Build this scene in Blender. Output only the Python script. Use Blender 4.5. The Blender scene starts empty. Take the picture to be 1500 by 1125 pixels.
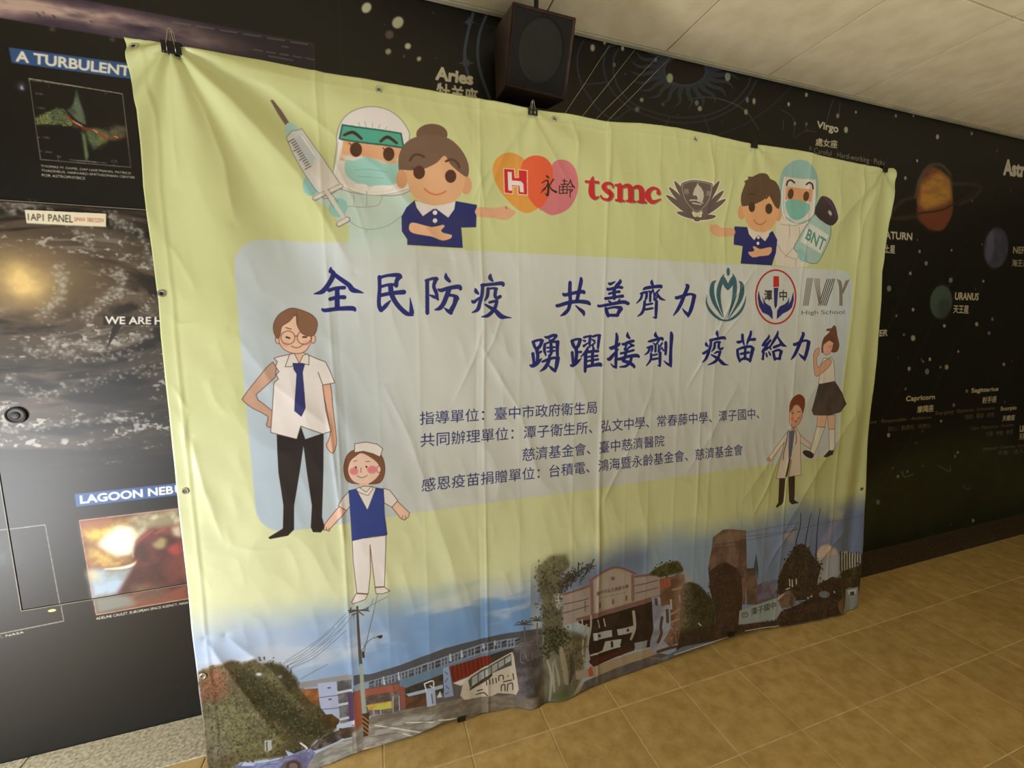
import bpy, bmesh, math, random
import numpy as np
from mathutils import Matrix, Vector

scene = bpy.context.scene
COL = scene.collection
rng = np.random.default_rng(7)
random.seed(7)

# ---------------------------------------------------------------- camera, world, light, exposure
CX, CY, F = 750.0, 562.5, 617.63
CAM_H = 1.5
R = np.array([[0.94979695, 0.0453597, -0.30956138],
              [-0.31280672, 0.1182562, -0.94242635],
              [-0.00614062, 0.99194656, 0.12650819]])
cam_data = bpy.data.cameras.new('camera')
cam = bpy.data.objects.new('camera', cam_data)
COL.objects.link(cam)
cam_data.sensor_width = 36.0
cam_data.lens = 36.0 * F / 1500.0
cam_data.clip_start = 0.05
u_, s_, vt_ = np.linalg.svd(R)
Ro = u_ @ vt_
m4 = Matrix.Identity(4)
for i in range(3):
    for j in range(3):
        m4[i][j] = Ro[i, j]
m4.translation = (0, 0, CAM_H)
cam.matrix_world = m4
scene.camera = cam

scene.view_settings.view_transform = 'Standard'
scene.view_settings.look = 'None'
scene.view_settings.gamma = 1.0
scene.view_settings.use_curve_mapping = False
scene.view_settings.exposure = 0.0

world = bpy.data.worlds.new('room_ambience')
scene.world = world
world.use_nodes = True
bg = world.node_tree.nodes['Background']
bg.inputs[0].default_value = (1.0, 0.97, 0.88, 1)
bg.inputs[1].default_value = 0.04


def area_light(name, loc, target, sx, sy, power, color, spread=180):
    d = bpy.data.lights.new(name, 'AREA')
    d.shape = 'RECTANGLE'
    d.size, d.size_y, d.energy, d.color = sx, sy, power, color
    d.spread = math.radians(spread)
    o = bpy.data.objects.new(name, d)
    COL.objects.link(o)
    o.location = loc
    o.rotation_euler = (Vector(target) - Vector(loc)).to_track_quat('-Z', 'Y').to_euler()
    return o


# low daylight from the doorway close by on the left
area_light('doorway_daylight', (-1.95, 0.70, 0.62), (0.0, 1.4, 0.45), 0.55, 1.0, 49, (0.98, 0.99, 1.0))
area_light('doorway_upper_daylight', (-2.4, 0.1, 1.15), (0.4, 1.4, 0.9), 0.9, 1.2, 4, (0.98, 0.99, 1.0))
# row of windows far behind the photographer
area_light('window_daylight', (1.2, -4.2, 1.55), (1.2, 1.4, 1.2), 4.0, 1.4, 7, (1.0, 0.99, 0.94))
# unseen upward fill lights, added to brighten the ceiling
area_light('ceiling_fill_left', (0.3, -1.2, 0.12), (0.3, -1.05, 2.7), 3.0, 1.4, 31, (1.0, 0.98, 0.91), 135)
area_light('ceiling_fill_right', (2.2, -1.0, 0.10), (2.2, -0.9, 2.7), 5.0, 2.2, 36, (1.0, 0.98, 0.91), 135)

# ---------------------------------------------------------------- geometry helpers
WALL_Y, BAN_Y, CEIL_Z = 1.80, 1.433, 2.76


def unproject(p, Y):
    p = np.atleast_2d(np.asarray(p, float))
    d = np.stack([p[:, 0] - CX, -(p[:, 1] - CY), np.full(len(p), -F)], 1) @ R.T
    t = Y / d[:, 1]
    return np.stack([t * d[:, 0], CAM_H + t * d[:, 2]], 1)


def link(name, me, mat=None, parent=None, **props):
    o = bpy.data.objects.new(name, me)
    COL.objects.link(o)
    if mat is not None and me is not None and len(me.materials) == 0:
        me.materials.append(mat)
    if parent is not None:
        o.parent = parent
    for k, v in props.items():
        o[k] = v
    return o


def from_bm(name, bm, mat=None, parent=None, smooth=False, **props):
    me = bpy.data.meshes.new(name)
    bmesh.ops.recalc_face_normals(bm, faces=bm.faces)
    bm.to_mesh(me)
    bm.free()
    if smooth:
        me.polygons.foreach_set('use_smooth', [True] * len(me.polygons))
    return link(name, me, mat, parent, **props)


def bm_box(bm, x0, x1, y0, y1, z0, z1, bevel=0.0):
    r = bmesh.ops.create_cube(bm, size=1.0)
    vs = r['verts']
    for v in vs:
        v.co = Vector((x0 + (v.co.x + .5) * (x1 - x0), y0 + (v.co.y + .5) * (y1 - y0), z0 + (v.co.z + .5) * (z1 - z0)))
    if bevel > 0:
        es = list({e for v in vs for e in v.link_edges})
        bmesh.ops.bevel(bm, geom=es, offset=bevel, segments=1, affect='EDGES')


def empty(name, loc=(0, 0, 0), **props):
    o = bpy.data.objects.new(name, None)
    COL.objects.link(o)
    o.location = loc
    o.empty_display_size = 0.05
    for k, v in props.items():
        o[k] = v
    return o


def tube_bm(bm, pts, r, seg=8):
    pts = [Vector(p) for p in pts]
    rings = []
    for i, p in enumerate(pts):
        t = (pts[min(i + 1, len(pts) - 1)] - pts[max(i - 1, 0)]).normalized()
        a = t.orthogonal().normalized() if i == 0 else (pa - t * pa.dot(t)).normalized()
        pa = a
        b = t.cross(a)
        rings.append([bm.verts.new(p + (a * math.cos(k * 2 * math.pi / seg) + b * math.sin(k * 2 * math.pi / seg)) * r) for k in range(seg)])
    for i in range(len(rings) - 1):
        for k in range(seg):
            bm.faces.new((rings[i][k], rings[i][(k + 1) % seg], rings[i + 1][(k + 1) % seg], rings[i + 1][k]))
    bm.faces.new(rings[0][::-1])
    bm.faces.new(rings[-1])


# ---------------------------------------------------------------- materials
def srgb(c):
    return tuple(((v / 255) / 12.92 if v / 255 <= 0.04045 else ((v / 255 + 0.055) / 1.055) ** 2.4) for v in c)


def mat_simple(name, col, rough=0.6, metal=0.0, noise=None, bump=0.0, scale=20.0, spec=0.5):
    """principled, with a second colour mixed in by noise and a fine bump"""
    m = bpy.data.materials.new(name)
    m.use_nodes = True
    nt = m.node_tree
    p = nt.nodes['Principled BSDF']
    p.inputs['Roughness'].default_value = rough
    p.inputs['Metallic'].default_value = metal
    p.inputs['Specular IOR Level'].default_value = spec
    tc = nt.nodes.new('ShaderNodeTexCoord')
    n = nt.nodes.new('ShaderNodeTexNoise')
    n.inputs['Scale'].default_value = scale
    n.inputs['Detail'].default_value = 6
    nt.links.new(tc.outputs['Object'], n.inputs['Vector'])
    mx = nt.nodes.new('ShaderNodeMix')
    mx.data_type = 'RGBA'
    c2 = noise if noise is not None else tuple(v * 0.85 for v in col)
    mx.inputs['A'].default_value = (*srgb(col), 1)
    mx.inputs['B'].default_value = (*srgb(c2), 1)
    rp = nt.nodes.new('ShaderNodeMapRange')
    rp.inputs['From Min'].default_value = 0.35
    rp.inputs['From Max'].default_value = 0.65
    nt.links.new(n.outputs['Fac'], rp.inputs['Value'])
    nt.links.new(rp.outputs['Result'], mx.inputs['Factor'])
    nt.links.new(mx.outputs['Result'], p.inputs['Base Color'])
    if bump > 0:
        b = nt.nodes.new('ShaderNodeBump')
        b.inputs['Strength'].default_value = bump
        b.inputs['Distance'].default_value = 0.002
        nt.links.new(n.outputs['Fac'], b.inputs['Height'])
        nt.links.new(b.outputs['Normal'], p.inputs['Normal'])
    return m


def mat_print(name, img, rough, spec, bump_scale, bump_strength, sheen=0.0):
    m = bpy.data.materials.new(name)
    m.use_nodes = True
    nt = m.node_tree
    p = nt.nodes['Principled BSDF']
    p.inputs['Roughness'].default_value = rough
    p.inputs['Specular IOR Level'].default_value = spec
    t = nt.nodes.new('ShaderNodeTexImage')
    t.image = img
    t.interpolation = 'Cubic'
    t.extension = 'EXTEND'
    nt.links.new(t.outputs['Color'], p.inputs['Base Color'])
    tc = nt.nodes.new('ShaderNodeTexCoord')
    n = nt.nodes.new('ShaderNodeTexNoise')
    n.inputs['Scale'].default_value = bump_scale
    n.inputs['Detail'].default_value = 5
    nt.links.new(tc.outputs['Object'], n.inputs['Vector'])
    b = nt.nodes.new('ShaderNodeBump')
    b.inputs['Strength'].default_value = bump_strength
    b.inputs['Distance'].default_value = 0.003
    nt.links.new(n.outputs['Fac'], b.inputs['Height'])
    nt.links.new(b.outputs['Normal'], p.inputs['Normal'])
    return m


# ---------------------------------------------------------------- banner surface (plane coordinates x, z; relief towards the room)
def edge_fn(px, Y, axis):
    q = unproject(px, Y)
    o = np.argsort(q[:, axis])
    return q[o, axis], q[o, 1 - axis]


TOP_PX = [(181, 54.4), (198, 57), (222, 59.5), (240, 62), (265.6, 69), (320, 77), (384, 88), (480, 107), (540, 116), (600, 126.7), (660, 137), (727, 148),
          (773, 158), (787, 161), (830, 166), (860, 172), (893, 178), (937, 180), (993, 187), (1043, 197), (1080, 206), (1098, 209.6), (1112, 212),
          (1171, 220), (1231, 234), (1270, 242), (1292, 247), (1297, 248.5), (1304, 246), (1312, 246.5), (1316, 250)]
LEFT_PX = [(181, 54.4), (184, 74), (192, 118), (200, 160), (205, 205), (209.6, 272), (217, 330), (225.6, 392), (232, 440), (235, 488), (241.6, 552),
           (247, 600), (255.6, 684), (261, 740), (268, 800), (275, 861), (280, 917), (287, 973), (296, 1048), (303, 1113), (311, 1180)]
RIGHT_PX = [(1316, 250), (1311, 284), (1305, 317), (1299, 350), (1292, 400), (1291, 441), (1281, 560), (1271, 646), (1266.6, 748), (1262.5, 834), (1258.5, 889)]
BOT_PX = [(303, 1173), (380, 1152), (440, 1136), (484.5, 1125), (522.7, 1103), (574.7, 1087), (609, 1077), (644, 1061), (665, 1054), (675, 1051), (696, 1049),
          (724, 1044), (748, 1045.5), (772, 1040), (800, 1033), (807.7, 1030), (844, 1018.7), (865, 1007), (908, 996), (940, 983.5), (961, 975),
          (987, 962), (1006, 954.7), (1029, 947), (1058.6, 936.5), (1078, 928.7), (1109.5, 922.8), (1140.8, 918), (1166, 915), (1195.5, 909),
          (1234.6, 902), (1250, 896), (1258.5, 889)]
TX, TZ = edge_fn(TOP_PX, BAN_Y, 0)
BX, BZ = edge_fn(BOT_PX, BAN_Y, 0)
HEM_PUSH = np.clip(BAN_Y * (1 - 1.5 / (1.5 - np.minimum(BZ, 0))), 0, .04)
HEM_PUSH = np.convolve(np.pad(HEM_PUSH, 1, mode='edge'), [.3, .4, .3], 'valid')
LZ, LX = edge_fn(LEFT_PX, BAN_Y, 1)
RZ, RX = edge_fn(RIGHT_PX, BAN_Y, 1)


_ng = {}


def noise2(x, z, scale, seed):
    """smooth value noise at plane coordinates"""
    if seed not in _ng:
        _ng[seed] = (np.random.default_rng(seed).random((64, 64)) * 2 - 1).astype(np.float32).ravel()
    g = _ng[seed]
    fx, fz = np.asarray(x, np.float32) * np.float32(scale) + np.float32(7.3), np.asarray(z, np.float32) * np.float32(scale) + np.float32(3.1)
    ix, iz = np.floor(fx).astype(np.int32), np.floor(fz).astype(np.int32)
    tx, tz = fx - ix, fz - iz
    tx, tz = tx * tx * (3 - 2 * tx), tz * tz * (3 - 2 * tz)
    r0, r1 = (ix & 63) << 6, ((ix + 1) & 63) << 6
    c0, c1 = iz & 63, (iz + 1) & 63
    a, b = g[r0 + c0], g[r1 + c0]
    c, d = g[r0 + c1], g[r1 + c1]
    a = a + (b - a) * tx
    return a + (c + (d - c) * tx - a) * tz


# fold lines left in the vinyl: (photo point the crease passes, height, half width)
VCREASE = [((545, 400), .0008, .012), ((610, 400), .0009, .014), ((760, 430), .0010, .012), ((925, 450), .0008, .01), ((1000, 450), .0010, .012), ((1105, 450), .0012, .012), ((1215, 450), .0016, .014), ((480, 400), .0035, .010), ((492, 400), -.0015, .012), ((706, 400), .0035, .009), ((695, 400), -.0012, .01), ((842, 430), .0015, .012), ((885, 430), .0042, .009),
           ((960, 450), .0012, .012), ((1035, 450), .0022, .012), ((1057, 350), .0018, .014), ((1171, 450), .0035, .010), ((1145, 450), .0015, .015), ((1242, 500), .004, .02)]
VC = [(unproject([p], BAN_Y)[0, 0], a * 1.25, w * .62) for p, a, w in VCREASE]
DCREASE = [([(480, 215), (520, 300), (545, 380)], .002, .012), ([(560, 560), (600, 640), (640, 760)], .0022, .016), ([(880, 740), (930, 640), (960, 560)], .0022, .014), ([(700, 500), (760, 600), (790, 700)], .002, .014), ([(835, 170), (846, 210), (842, 260)], .003, .014), ([(895, 182), (893, 230), (889, 300)], .004, .010), ([(1075, 260), (1060, 330), (1062, 400)], .003, .010), ([(1150, 640), (1120, 720), (1100, 760)], .003, .014), ([(480, 600), (492, 700), (505, 800)], .003, .009), ([(250, 560), (275, 600), (268, 660)], .0018, .012), ([(340, 480), (400, 560), (500, 640)], .003, .03), ([(1106, 395), (1072, 440), (1045, 500), (1005, 575)], .0040, .010), ([(1090, 455), (1062, 490), (1050, 520)], .003, .008),
           ([(690, 300), (706, 262), (728, 236)], .003, .008), ([(700, 240), (706, 275), (712, 320)], .003, .007), ([(1285, 262), (1250, 300), (1205, 350)], .006, .03),
           ([(1285, 275), (1262, 330), (1252, 390)], .006, .025), ([(735, 460), (722, 500), (700, 540)], .0025, .008), ([(706, 478), (696, 520), (660, 600)], .0025, .01),
           ([(1085, 560), (1040, 640), (1000, 700)], .003, .02), ([(260, 85), (300, 160), (330, 240), (345, 330)], .008, .03),
           ([(262, 85), (340, 150), (440, 260), (520, 400)], .010, .05), ([(262, 82), (400, 130), (560, 250), (660, 380)], .008, .05),
           ([(250, 90), (252, 180), (262, 280)], .006, .022), ([(245, 460), (262, 475), (300, 470)], .003, .012), ([(240, 350), (262, 380), (290, 430)], .0024, .014),
           ([(1040, 200), (1046, 260), (1030, 340)], .003, .012), ([(778, 168), (800, 210), (850, 300)], .004, .025), ([(778, 168), (740, 220), (700, 320)], .004, .025),
           ([(300, 935), (350, 1000), (420, 1090)], .010, .03), ([(330, 930), (400, 980), (470, 1060)], .008, .03), ([(280, 640), (300, 720), (330, 800)], .004, .02),
           ([(1255, 600), (1190, 700), (1140, 790)], .005, .03), ([(1200, 560), (1150, 640), (1080, 740)], .004, .03), ([(880, 600), (876, 700), (874, 830)], .003, .01),
           ([(1170, 760), (1140, 800), (1120, 840)], .004, .015), ([(1240, 770), (1200, 820), (1180, 870)], .005, .02), ([(340, 800), (380, 806), (430, 800)], .002, .01)]
DC = [(unproject(p, BAN_Y), a * (1.3 if w < .016 else 1.2), w * (.7 if w < .016 else 1)) for p, a, w in DCREASE]


def seg_dist(x, z, a, b):
    d = b - a
    t = np.clip(((x - a[0]) * d[0] + (z - a[1]) * d[1]) / (d @ d), 0, 1)
    return np.hypot(x - a[0] - t * d[0], z - a[1] - t * d[1])


CLIPS_PX = [(251, 66), (780, 160), (1105, 212), (1296, 247)]
CL = unproject(CLIPS_PX, BAN_Y)


def relief_exact(x, z):
    x, z = np.asarray(x, float), np.asarray(z, float)
    d = 0.004 * noise2(x, z, 1.7, 1) + 0.0035 * noise2(x, z, 3.3, 2)
    d = d + 0.0022 * (1 - np.abs(noise2(x * 1.1 + z * .35, z * .6, 6.5, 3)) * 2) + 0.0007 * (1 - np.abs(noise2(x * 1.3 + z * .3, z * .6, 15, 4)) * 2)
    for xc, a, w in VC:
        xx = x - xc - 0.004 * noise2(z * 0 + xc, z, 2.5, 9)
        d = d + a * np.exp(-np.abs(xx) / w) * (0.7 + 0.4 * noise2(z * 0 + xc * 3, z, 2.0, 12))
    for P, a, w in DC:
        m = np.full(np.shape(x), 9.0)
        for i in range(len(P) - 1):
            m = np.minimum(m, seg_dist(x, z, P[i], P[i + 1]))
        e0 = np.hypot(x - P[0][0], z - P[0][1])
        e1 = np.hypot(x - P[-1][0], z - P[-1][1])
        d = d + a * np.exp(-m / w) * (1 - np.exp(-e0 / .03)) * (1 - np.exp(-e1 / .07))
    # drapes fanning out below the clips
    for k, (c, amp, n) in enumerate(zip(CL, (.020, .005, .005, .009), (10.0, 7, 7, 8))):
        dx, dz = x - c[0], c[1] - z
        r = np.hypot(dx, dz) + 1e-6
        ang = np.arctan2(dx, dz)
        d = d + amp * np.sin(ang * n + k) * (r / (r + .12)) * np.exp(-r / (1.0 if k == 0 else .55))
    # loose lower hem, deeper waves to the right of the middle
    low = np.exp(-np.clip(z, 0, 3) / .30)
    d = d + low * 0.010 * np.sin(x * 9.5 + 1.2 + 1.5 * noise2(x, z, 1.3, 6)) * (0.5 + np.exp(-((x - .62) / .35) ** 2))
    d = d + np.exp(-np.clip(z, 0, 3) / .22) * np.exp(-((x - .56) / .12) ** 2) * 0.012 * np.sin((x - .5) * 42 + z * 5)
    # right margin hangs in long soft vertical folds
    d = d + 0.010 * np.exp(-((x - 2.33) / .10) ** 2) * np.sin((x - 2.2) * 30 + .6 * np.sin(z * 4))
    # stitched hem along the left side
    xl = np.interp(z, LZ, LX)
    d = d + 0.0018 * (np.exp(-np.abs(x - xl - .034) / .004)) - .001 * np.exp(-np.abs(x - xl - .045) / .006)
    tz = np.interp(x, TX, TZ)
    d = d + 0.0012 * np.exp(-np.abs(tz - z - .034) / .004)
    # where the hem touches the floor it is pushed a little towards the room
    return d + np.interp(x, BX, HEM_PUSH) * np.exp(-np.clip(z, 0, 3) / .16)


# the relief is evaluated once on a 5 mm grid and read back by interpolation
_gx, _gz = np.linspace(-.75, 2.65, 681), np.linspace(-.25, 2.40, 531)
_GR = relief_exact(*np.meshgrid(_gx, _gz))


def relief(x, z):
    fx = np.clip((np.asarray(x, float) + .75) / .005, 0, 679.999)
    fz = np.clip((np.asarray(z, float) + .25) / .005, 0, 529.999)
    i, j = fx.astype(int), fz.astype(int)
    a, b = fx - i, fz - j
    return (_GR[j, i] * (1 - a) + _GR[j, i + 1] * a) * (1 - b) + (_GR[j + 1, i] * (1 - a) + _GR[j + 1, i + 1] * a) * b


def to_banner(p):
    p = np.atleast_2d(np.asarray(p, float))
    q = unproject(p, BAN_Y)
    for _ in range(3):
        Y = BAN_Y - relief(q[:, 0], q[:, 1])
        d = np.stack([p[:, 0] - CX, -(p[:, 1] - CY), np.full(len(p), -F)], 1) @ R.T
        t = Y / d[:, 1]
        q = np.stack([t * d[:, 0], CAM_H + t * d[:, 2]], 1)
    return q


def redo(px, axis):
    q = to_banner(px)
    o = np.argsort(q[:, axis])
    return q[o, axis], q[o, 1 - axis]


_t, _b, _l, _r = redo(TOP_PX, 0), redo(BOT_PX, 0), redo(LEFT_PX, 1), redo(RIGHT_PX, 1)


def to_wall(p):
    return unproject(p, WALL_Y - .002)


# ---------------------------------------------------------------- print shop: draws flat print into generated images
_tc = {}


def text_edges(s):
    k = s
    if k in _tc:
        return _tc[k]
    c = bpy.data.curves.new('glyphs', 'FONT')
    c.body = s
    c.size = 1.0
    c.resolution_u = 4
    o = bpy.data.objects.new('glyphs', c)
    me = o.to_mesh()
    nv = len(me.vertices)
    co = np.empty(nv * 3)
    me.vertices.foreach_get('co', co)
    co = co.reshape(-1, 3)[:, :2]
    me.calc_loop_triangles()
    T = np.empty(len(me.loop_triangles) * 3, np.int32)
    me.loop_triangles.foreach_get('vertices', T)
    T = T.reshape(-1, 3)
    P = co[T]
    ar = (P[:, 1, 0] - P[:, 0, 0]) * (P[:, 2, 1] - P[:, 0, 1]) - (P[:, 1, 1] - P[:, 0, 1]) * (P[:, 2, 0] - P[:, 0, 0])
    T[ar < 0] = T[ar < 0][:, ::-1]
    T = T[np.abs(ar) > 1e-9]
    P = co[T]
    E = np.vstack([np.hstack([P[:, k], P[:, (k + 1) % 3]]) for k in range(3)])
    # outline edges (used once), for bold weights
    key = np.round(co, 5)
    cnt = {}
    for t in T:
        for k in range(3):
            a, b = tuple(key[t[k]]), tuple(key[t[(k + 1) % 3]])
            if (b, a) in cnt:
                del cnt[(b, a)]
            else:
                cnt[(a, b)] = 1
    O = np.array([[*a, *b] for a, b in cnt])
    o.to_mesh_clear()
    bpy.data.objects.remove(o)
    bpy.data.curves.remove(c)
    mn = np.minimum(E[:, :2].min(0), E[:, 2:].min(0))
    mx = np.maximum(E[:, :2].max(0), E[:, 2:].max(0))
    E = (E - np.tile(mn, 2)) / np.tile(mx - mn, 2)
    O = (O - np.tile(mn, 2)) / np.tile(mx - mn, 2)
    _tc[k] = (E, O, mx - mn)
    return _tc[k]


def smooth(pts, n=5, closed=True):
    P = np.asarray(pts, float)
    N = len(P)
    out = []
    rg = N if closed else N - 1
    for i in range(rg):
        if closed:
            a, b, c, d = P[(i - 1) % N], P[i], P[(i + 1) % N], P[(i + 2) % N]
        else:
            a, b, c, d = P[max(i - 1, 0)], P[i], P[i + 1], P[min(i + 2, N - 1)]
        for t in np.arange(n) / n:
            out.append(.5 * ((2 * b) + (-a + c) * t + (2 * a - 5 * b + 4 * c - d) * t * t + (-a + 3 * b - 3 * c + d) * t ** 3))
    if not closed:
        out.append(P[-1])
    return np.array(out)


def ell(cx, cy, rx, ry, n=28, rot=0.0):
    t = np.arange(n) / n * 2 * math.pi
    c, s = math.cos(rot), math.sin(rot)
    x, y = rx * np.cos(t), ry * np.sin(t)
    return np.stack([cx + c * x - s * y, cy + s * x + c * y], 1)


def stroke_polys(pts, w=None):
    """brush stroke: rows (x, y[, w]) -> convex pieces"""
    P = np.array([list(p[:2]) + [p[2] if len(p) > 2 else w] for p in pts], float)
    if len(P) > 2:
        P = smooth(P, 5, False)
    out = []
    for i in range(len(P)):
        r = max(P[i, 2] / 2, .01)
        out.append(ell(P[i, 0], P[i, 1], r, r, 10))
        if i + 1 < len(P):
            d = P[i + 1, :2] - P[i, :2]
            L = np.hypot(*d)
            if L < 1e-6:
                continue
            nn = np.array([-d[1], d[0]]) / L
            r2 = P[i + 1, 2] / 2
            out.append(np.array([P[i, :2] + nn * r, P[i + 1, :2] + nn * r2, P[i + 1, :2] - nn * r2, P[i, :2] - nn * r]))
    return out


class Z:
    """coordinates read off an enlarged crop of the photograph"""
    def __init__(s, x0, y0, k):
        s.o, s.k = np.array([x0, y0], float), float(k)

    def __call__(s, pts):
        return np.asarray(pts, float)[:, :2] / s.k + s.o


class Canvas:
    def __init__(s, x0, x1, z0, z1, res, mapper, base):
        s.x0, s.z0, s.res, s.map = x0, z0, res, mapper
        s.W, s.H = int((x1 - x0) / res), int((z1 - z0) / res)
        s.x1, s.z1 = x0 + s.W * res, z0 + s.H * res
        s.a = np.empty((s.H, s.W, 3), np.float32)
        s.a[:] = np.array(base, np.float32) / 255
        s.z = Z(0, 0, 1)

    def grid(s, bb=None):
        y0, y1, x0, x1 = bb if bb else (0, s.H, 0, s.W)
        xs = s.x0 + (np.arange(x0, x1) + .5) * s.res
        zs = s.z0 + (np.arange(y0, y1) + .5) * s.res
        return np.meshgrid(xs, zs)

    def px(s, q):
        return (q - np.array([s.x0, s.z0])) / s.res

    def cover(s, E, SS=3):
        x0 = max(int(np.floor(min(E[:, 0].min(), E[:, 2].min()))), 0)
        x1 = min(int(np.ceil(max(E[:, 0].max(), E[:, 2].max()))) + 1, s.W)
        y0 = max(int(np.floor(min(E[:, 1].min(), E[:, 3].min()))), 0)
        y1 = min(int(np.ceil(max(E[:, 1].max(), E[:, 3].max()))) + 1, s.H)
        if x1 <= x0 or y1 <= y0:
            return None, None
        w, h = (x1 - x0) * SS, (y1 - y0) * SS
        e = (E - np.array([x0, y0, x0, y0])) * SS
        sg = np.where(e[:, 3] > e[:, 1], 1, -1)
        lo = np.minimum(e[:, 1], e[:, 3])
        hi = np.maximum(e[:, 1], e[:, 3])
        r0 = np.clip(np.ceil(lo - .5), 0, h).astype(int)
        r1 = np.clip(np.ceil(hi - .5), 0, h).astype(int)
        n = r1 - r0
        k = n > 0
        e, sg, r0, n = e[k], sg[k], r0[k], n[k]
        acc = np.zeros((h, w + 1), np.int16)
        if len(n):
            idx = np.repeat(np.arange(len(n)), n)
            row = np.arange(n.sum()) - np.repeat(np.cumsum(n) - n, n) + r0[idx]
            ee = e[idx]
            x = ee[:, 0] + (row + .5 - ee[:, 1]) * (ee[:, 2] - ee[:, 0]) / (ee[:, 3] - ee[:, 1])
            cidx = np.clip(np.ceil(x - .5), 0, w).astype(int)
            np.add.at(acc, (row, cidx), sg[idx])
        ins = (np.cumsum(acc, 1)[:, :w] != 0).astype(np.float32)
        c = ins.reshape(y1 - y0, SS, x1 - x0, SS).mean((1, 3))
        return c, (y0, y1, x0, x1)

    def blend(s, c, bb, color, alpha=1.0, tex=None, soft=0):
        if c is None:
            return
        y0, y1, x0, x1 = bb
        if soft:
            c = blur(c, soft)
        col = np.array(color, np.float32) / 255
        if tex is not None:
            X, Zz = s.grid(bb)
            c2, sc, sd = tex[:3]
            asp = tex[3] if len(tex) > 3 else 1.0
            n = fbm(X, Zz * asp, sc, sd)
            n = np.clip((n * 1.6 + .5), 0, 1)[..., None]
            col = col * (1 - n) + np.array(c2, np.float32) / 255 * n
        a = (c * alpha)[..., None]
        s.a[y0:y1, x0:x1] = s.a[y0:y1, x0:x1] * (1 - a) + col * a

    def pieces(s, polys, color, alpha=1.0, tex=None, soft=0, SS=3, mapped=False):
        E = []
        polys = [np.asarray(p, float)[:, :2] for p in polys]
        allq = np.vstack(polys)
        if not mapped:
            allq = s.px(s.map(s.z(allq)))
        cut = np.cumsum([len(p) for p in polys])[:-1]
        for q in np.split(allq, cut):
            x, y = q[:, 0], q[:, 1]
            if (x * np.roll(y, -1) - np.roll(x, -1) * y).sum() < 0:
                q = q[::-1]
            E.append(np.hstack([q, np.roll(q, -1, 0)]))
        E = np.vstack(E)
        if soft:
            g = soft * 3
            mn = np.minimum(E[:, :2].min(0), E[:, 2:].min(0)) - g
            mx = np.maximum(E[:, :2].max(0), E[:, 2:].max(0)) + g
            E = np.vstack([E, [[mn[0], mn[1], mn[0], mn[1] + .001], [mx[0], mx[1], mx[0], mx[1] - .001]]])
        c, bb = s.cover(E, SS)
        s.blend(c, bb, color, alpha, tex, soft)

    def poly(s, pts, color, sm=0, alpha=1.0, line=None, lw=0, tex=None, soft=0, SS=3):
        P = np.asarray(pts, float)[:, :2]
        if sm:
            P = smooth(P, sm)
        s.pieces([P], color, alpha, tex, soft, SS)
        if line is not None:
            s.line(np.vstack([P, P[:1]]), line, lw, raw=True)

    def ell(s, cx, cy, rx, ry, color, rot=0, **k):
        s.poly(ell(cx, cy, rx, ry, 28, rot), color, **k)

    def line(s, pts, color, w=None, alpha=1.0, raw=False, soft=0, cap=True):
        if raw:
            P = np.asarray(pts, float)
            pl = []
            for i in range(len(P) - 1):
                d = P[i + 1] - P[i]
                L = np.hypot(*d)
                if L < 1e-6:
                    continue
                nn = np.array([-d[1], d[0]]) / L * w / 2
                e = d / L * w / 3
                pl.append(np.array([P[i] + nn - e, P[i + 1] + nn + e, P[i + 1] - nn + e, P[i] - nn - e]))
            s.pieces(pl, color, alpha, None, soft)
        else:
            s.pieces(stroke_polys(pts, w), color, alpha, None, soft)

    def lines(s, ll, color, w=None, **k):
        pl = []
        for l in ll:
            pl += stroke_polys(l, w)
        s.pieces(pl, color, **k)

    def text(s, body, quad, color, off=0.0, alpha=1.0, soft=0):
        """quad: photo positions of the lettering's corners TL TR BR BL"""
        Q = s.px(s.map(s.z(quad)))
        E, O, ext = text_edges(body)

        def mp(u, v):
            u, v = u[:, None], v[:, None]
            return (Q[3] * (1 - u) + Q[2] * u) * (1 - v) + (Q[0] * (1 - u) + Q[1] * u) * v
        E2 = np.hstack([mp(E[:, 0], E[:, 1]), mp(E[:, 2], E[:, 3])])
        if off > 0:
            em = np.hypot(*(Q[0] - Q[3])) / ext[1]
            w = off * em
            A, Bb = mp(O[:, 0], O[:, 1]), mp(O[:, 2], O[:, 3])
            d = Bb - A
            L = np.hypot(d[:, 0], d[:, 1])
            k = L > 1e-3
            A, Bb, d, L = A[k], Bb[k], d[k], L[k]
            d = d / L[:, None]
            n = np.stack([-d[:, 1], d[:, 0]], 1) * w
            e = d * w * .6
            c4 = [A - n - e, Bb - n + e, Bb + n + e, A + n - e]
            E2 = np.vstack([E2] + [np.hstack([c4[i], c4[(i + 1) % 4]]) for i in range(4)])
        c, bb = s.cover(E2, 4)
        s.blend(c, bb, color, alpha, None, soft)

    def foliage(s, pts, cols, n, size=16, seed=1, spill=14, alpha=.85, flat=.7):
        """scatter of small leaf dabs inside (and just over the edge of) an outline"""
        P = np.asarray(pts, float)
        spill = spill * 1.7
        r = np.random.default_rng(seed)
        c = r.uniform(P.min(0) - spill, P.max(0) + spill, (n * 3, 2))
        ins = np.zeros(len(c), bool)
        x, y = c[:, 0] + r.normal(0, spill, len(c)), c[:, 1] + r.normal(0, spill, len(c))
        for (x0, y0), (x1, y1) in zip(P, np.roll(P, -1, 0)):
            if y0 != y1:
                ins ^= ((y0 > y) != (y1 > y)) & (x < (x1 - x0) * (y - y0) / (y1 - y0) + x0)
        c = c[ins][:n]
        k = r.integers(0, len(cols), len(c))
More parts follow.
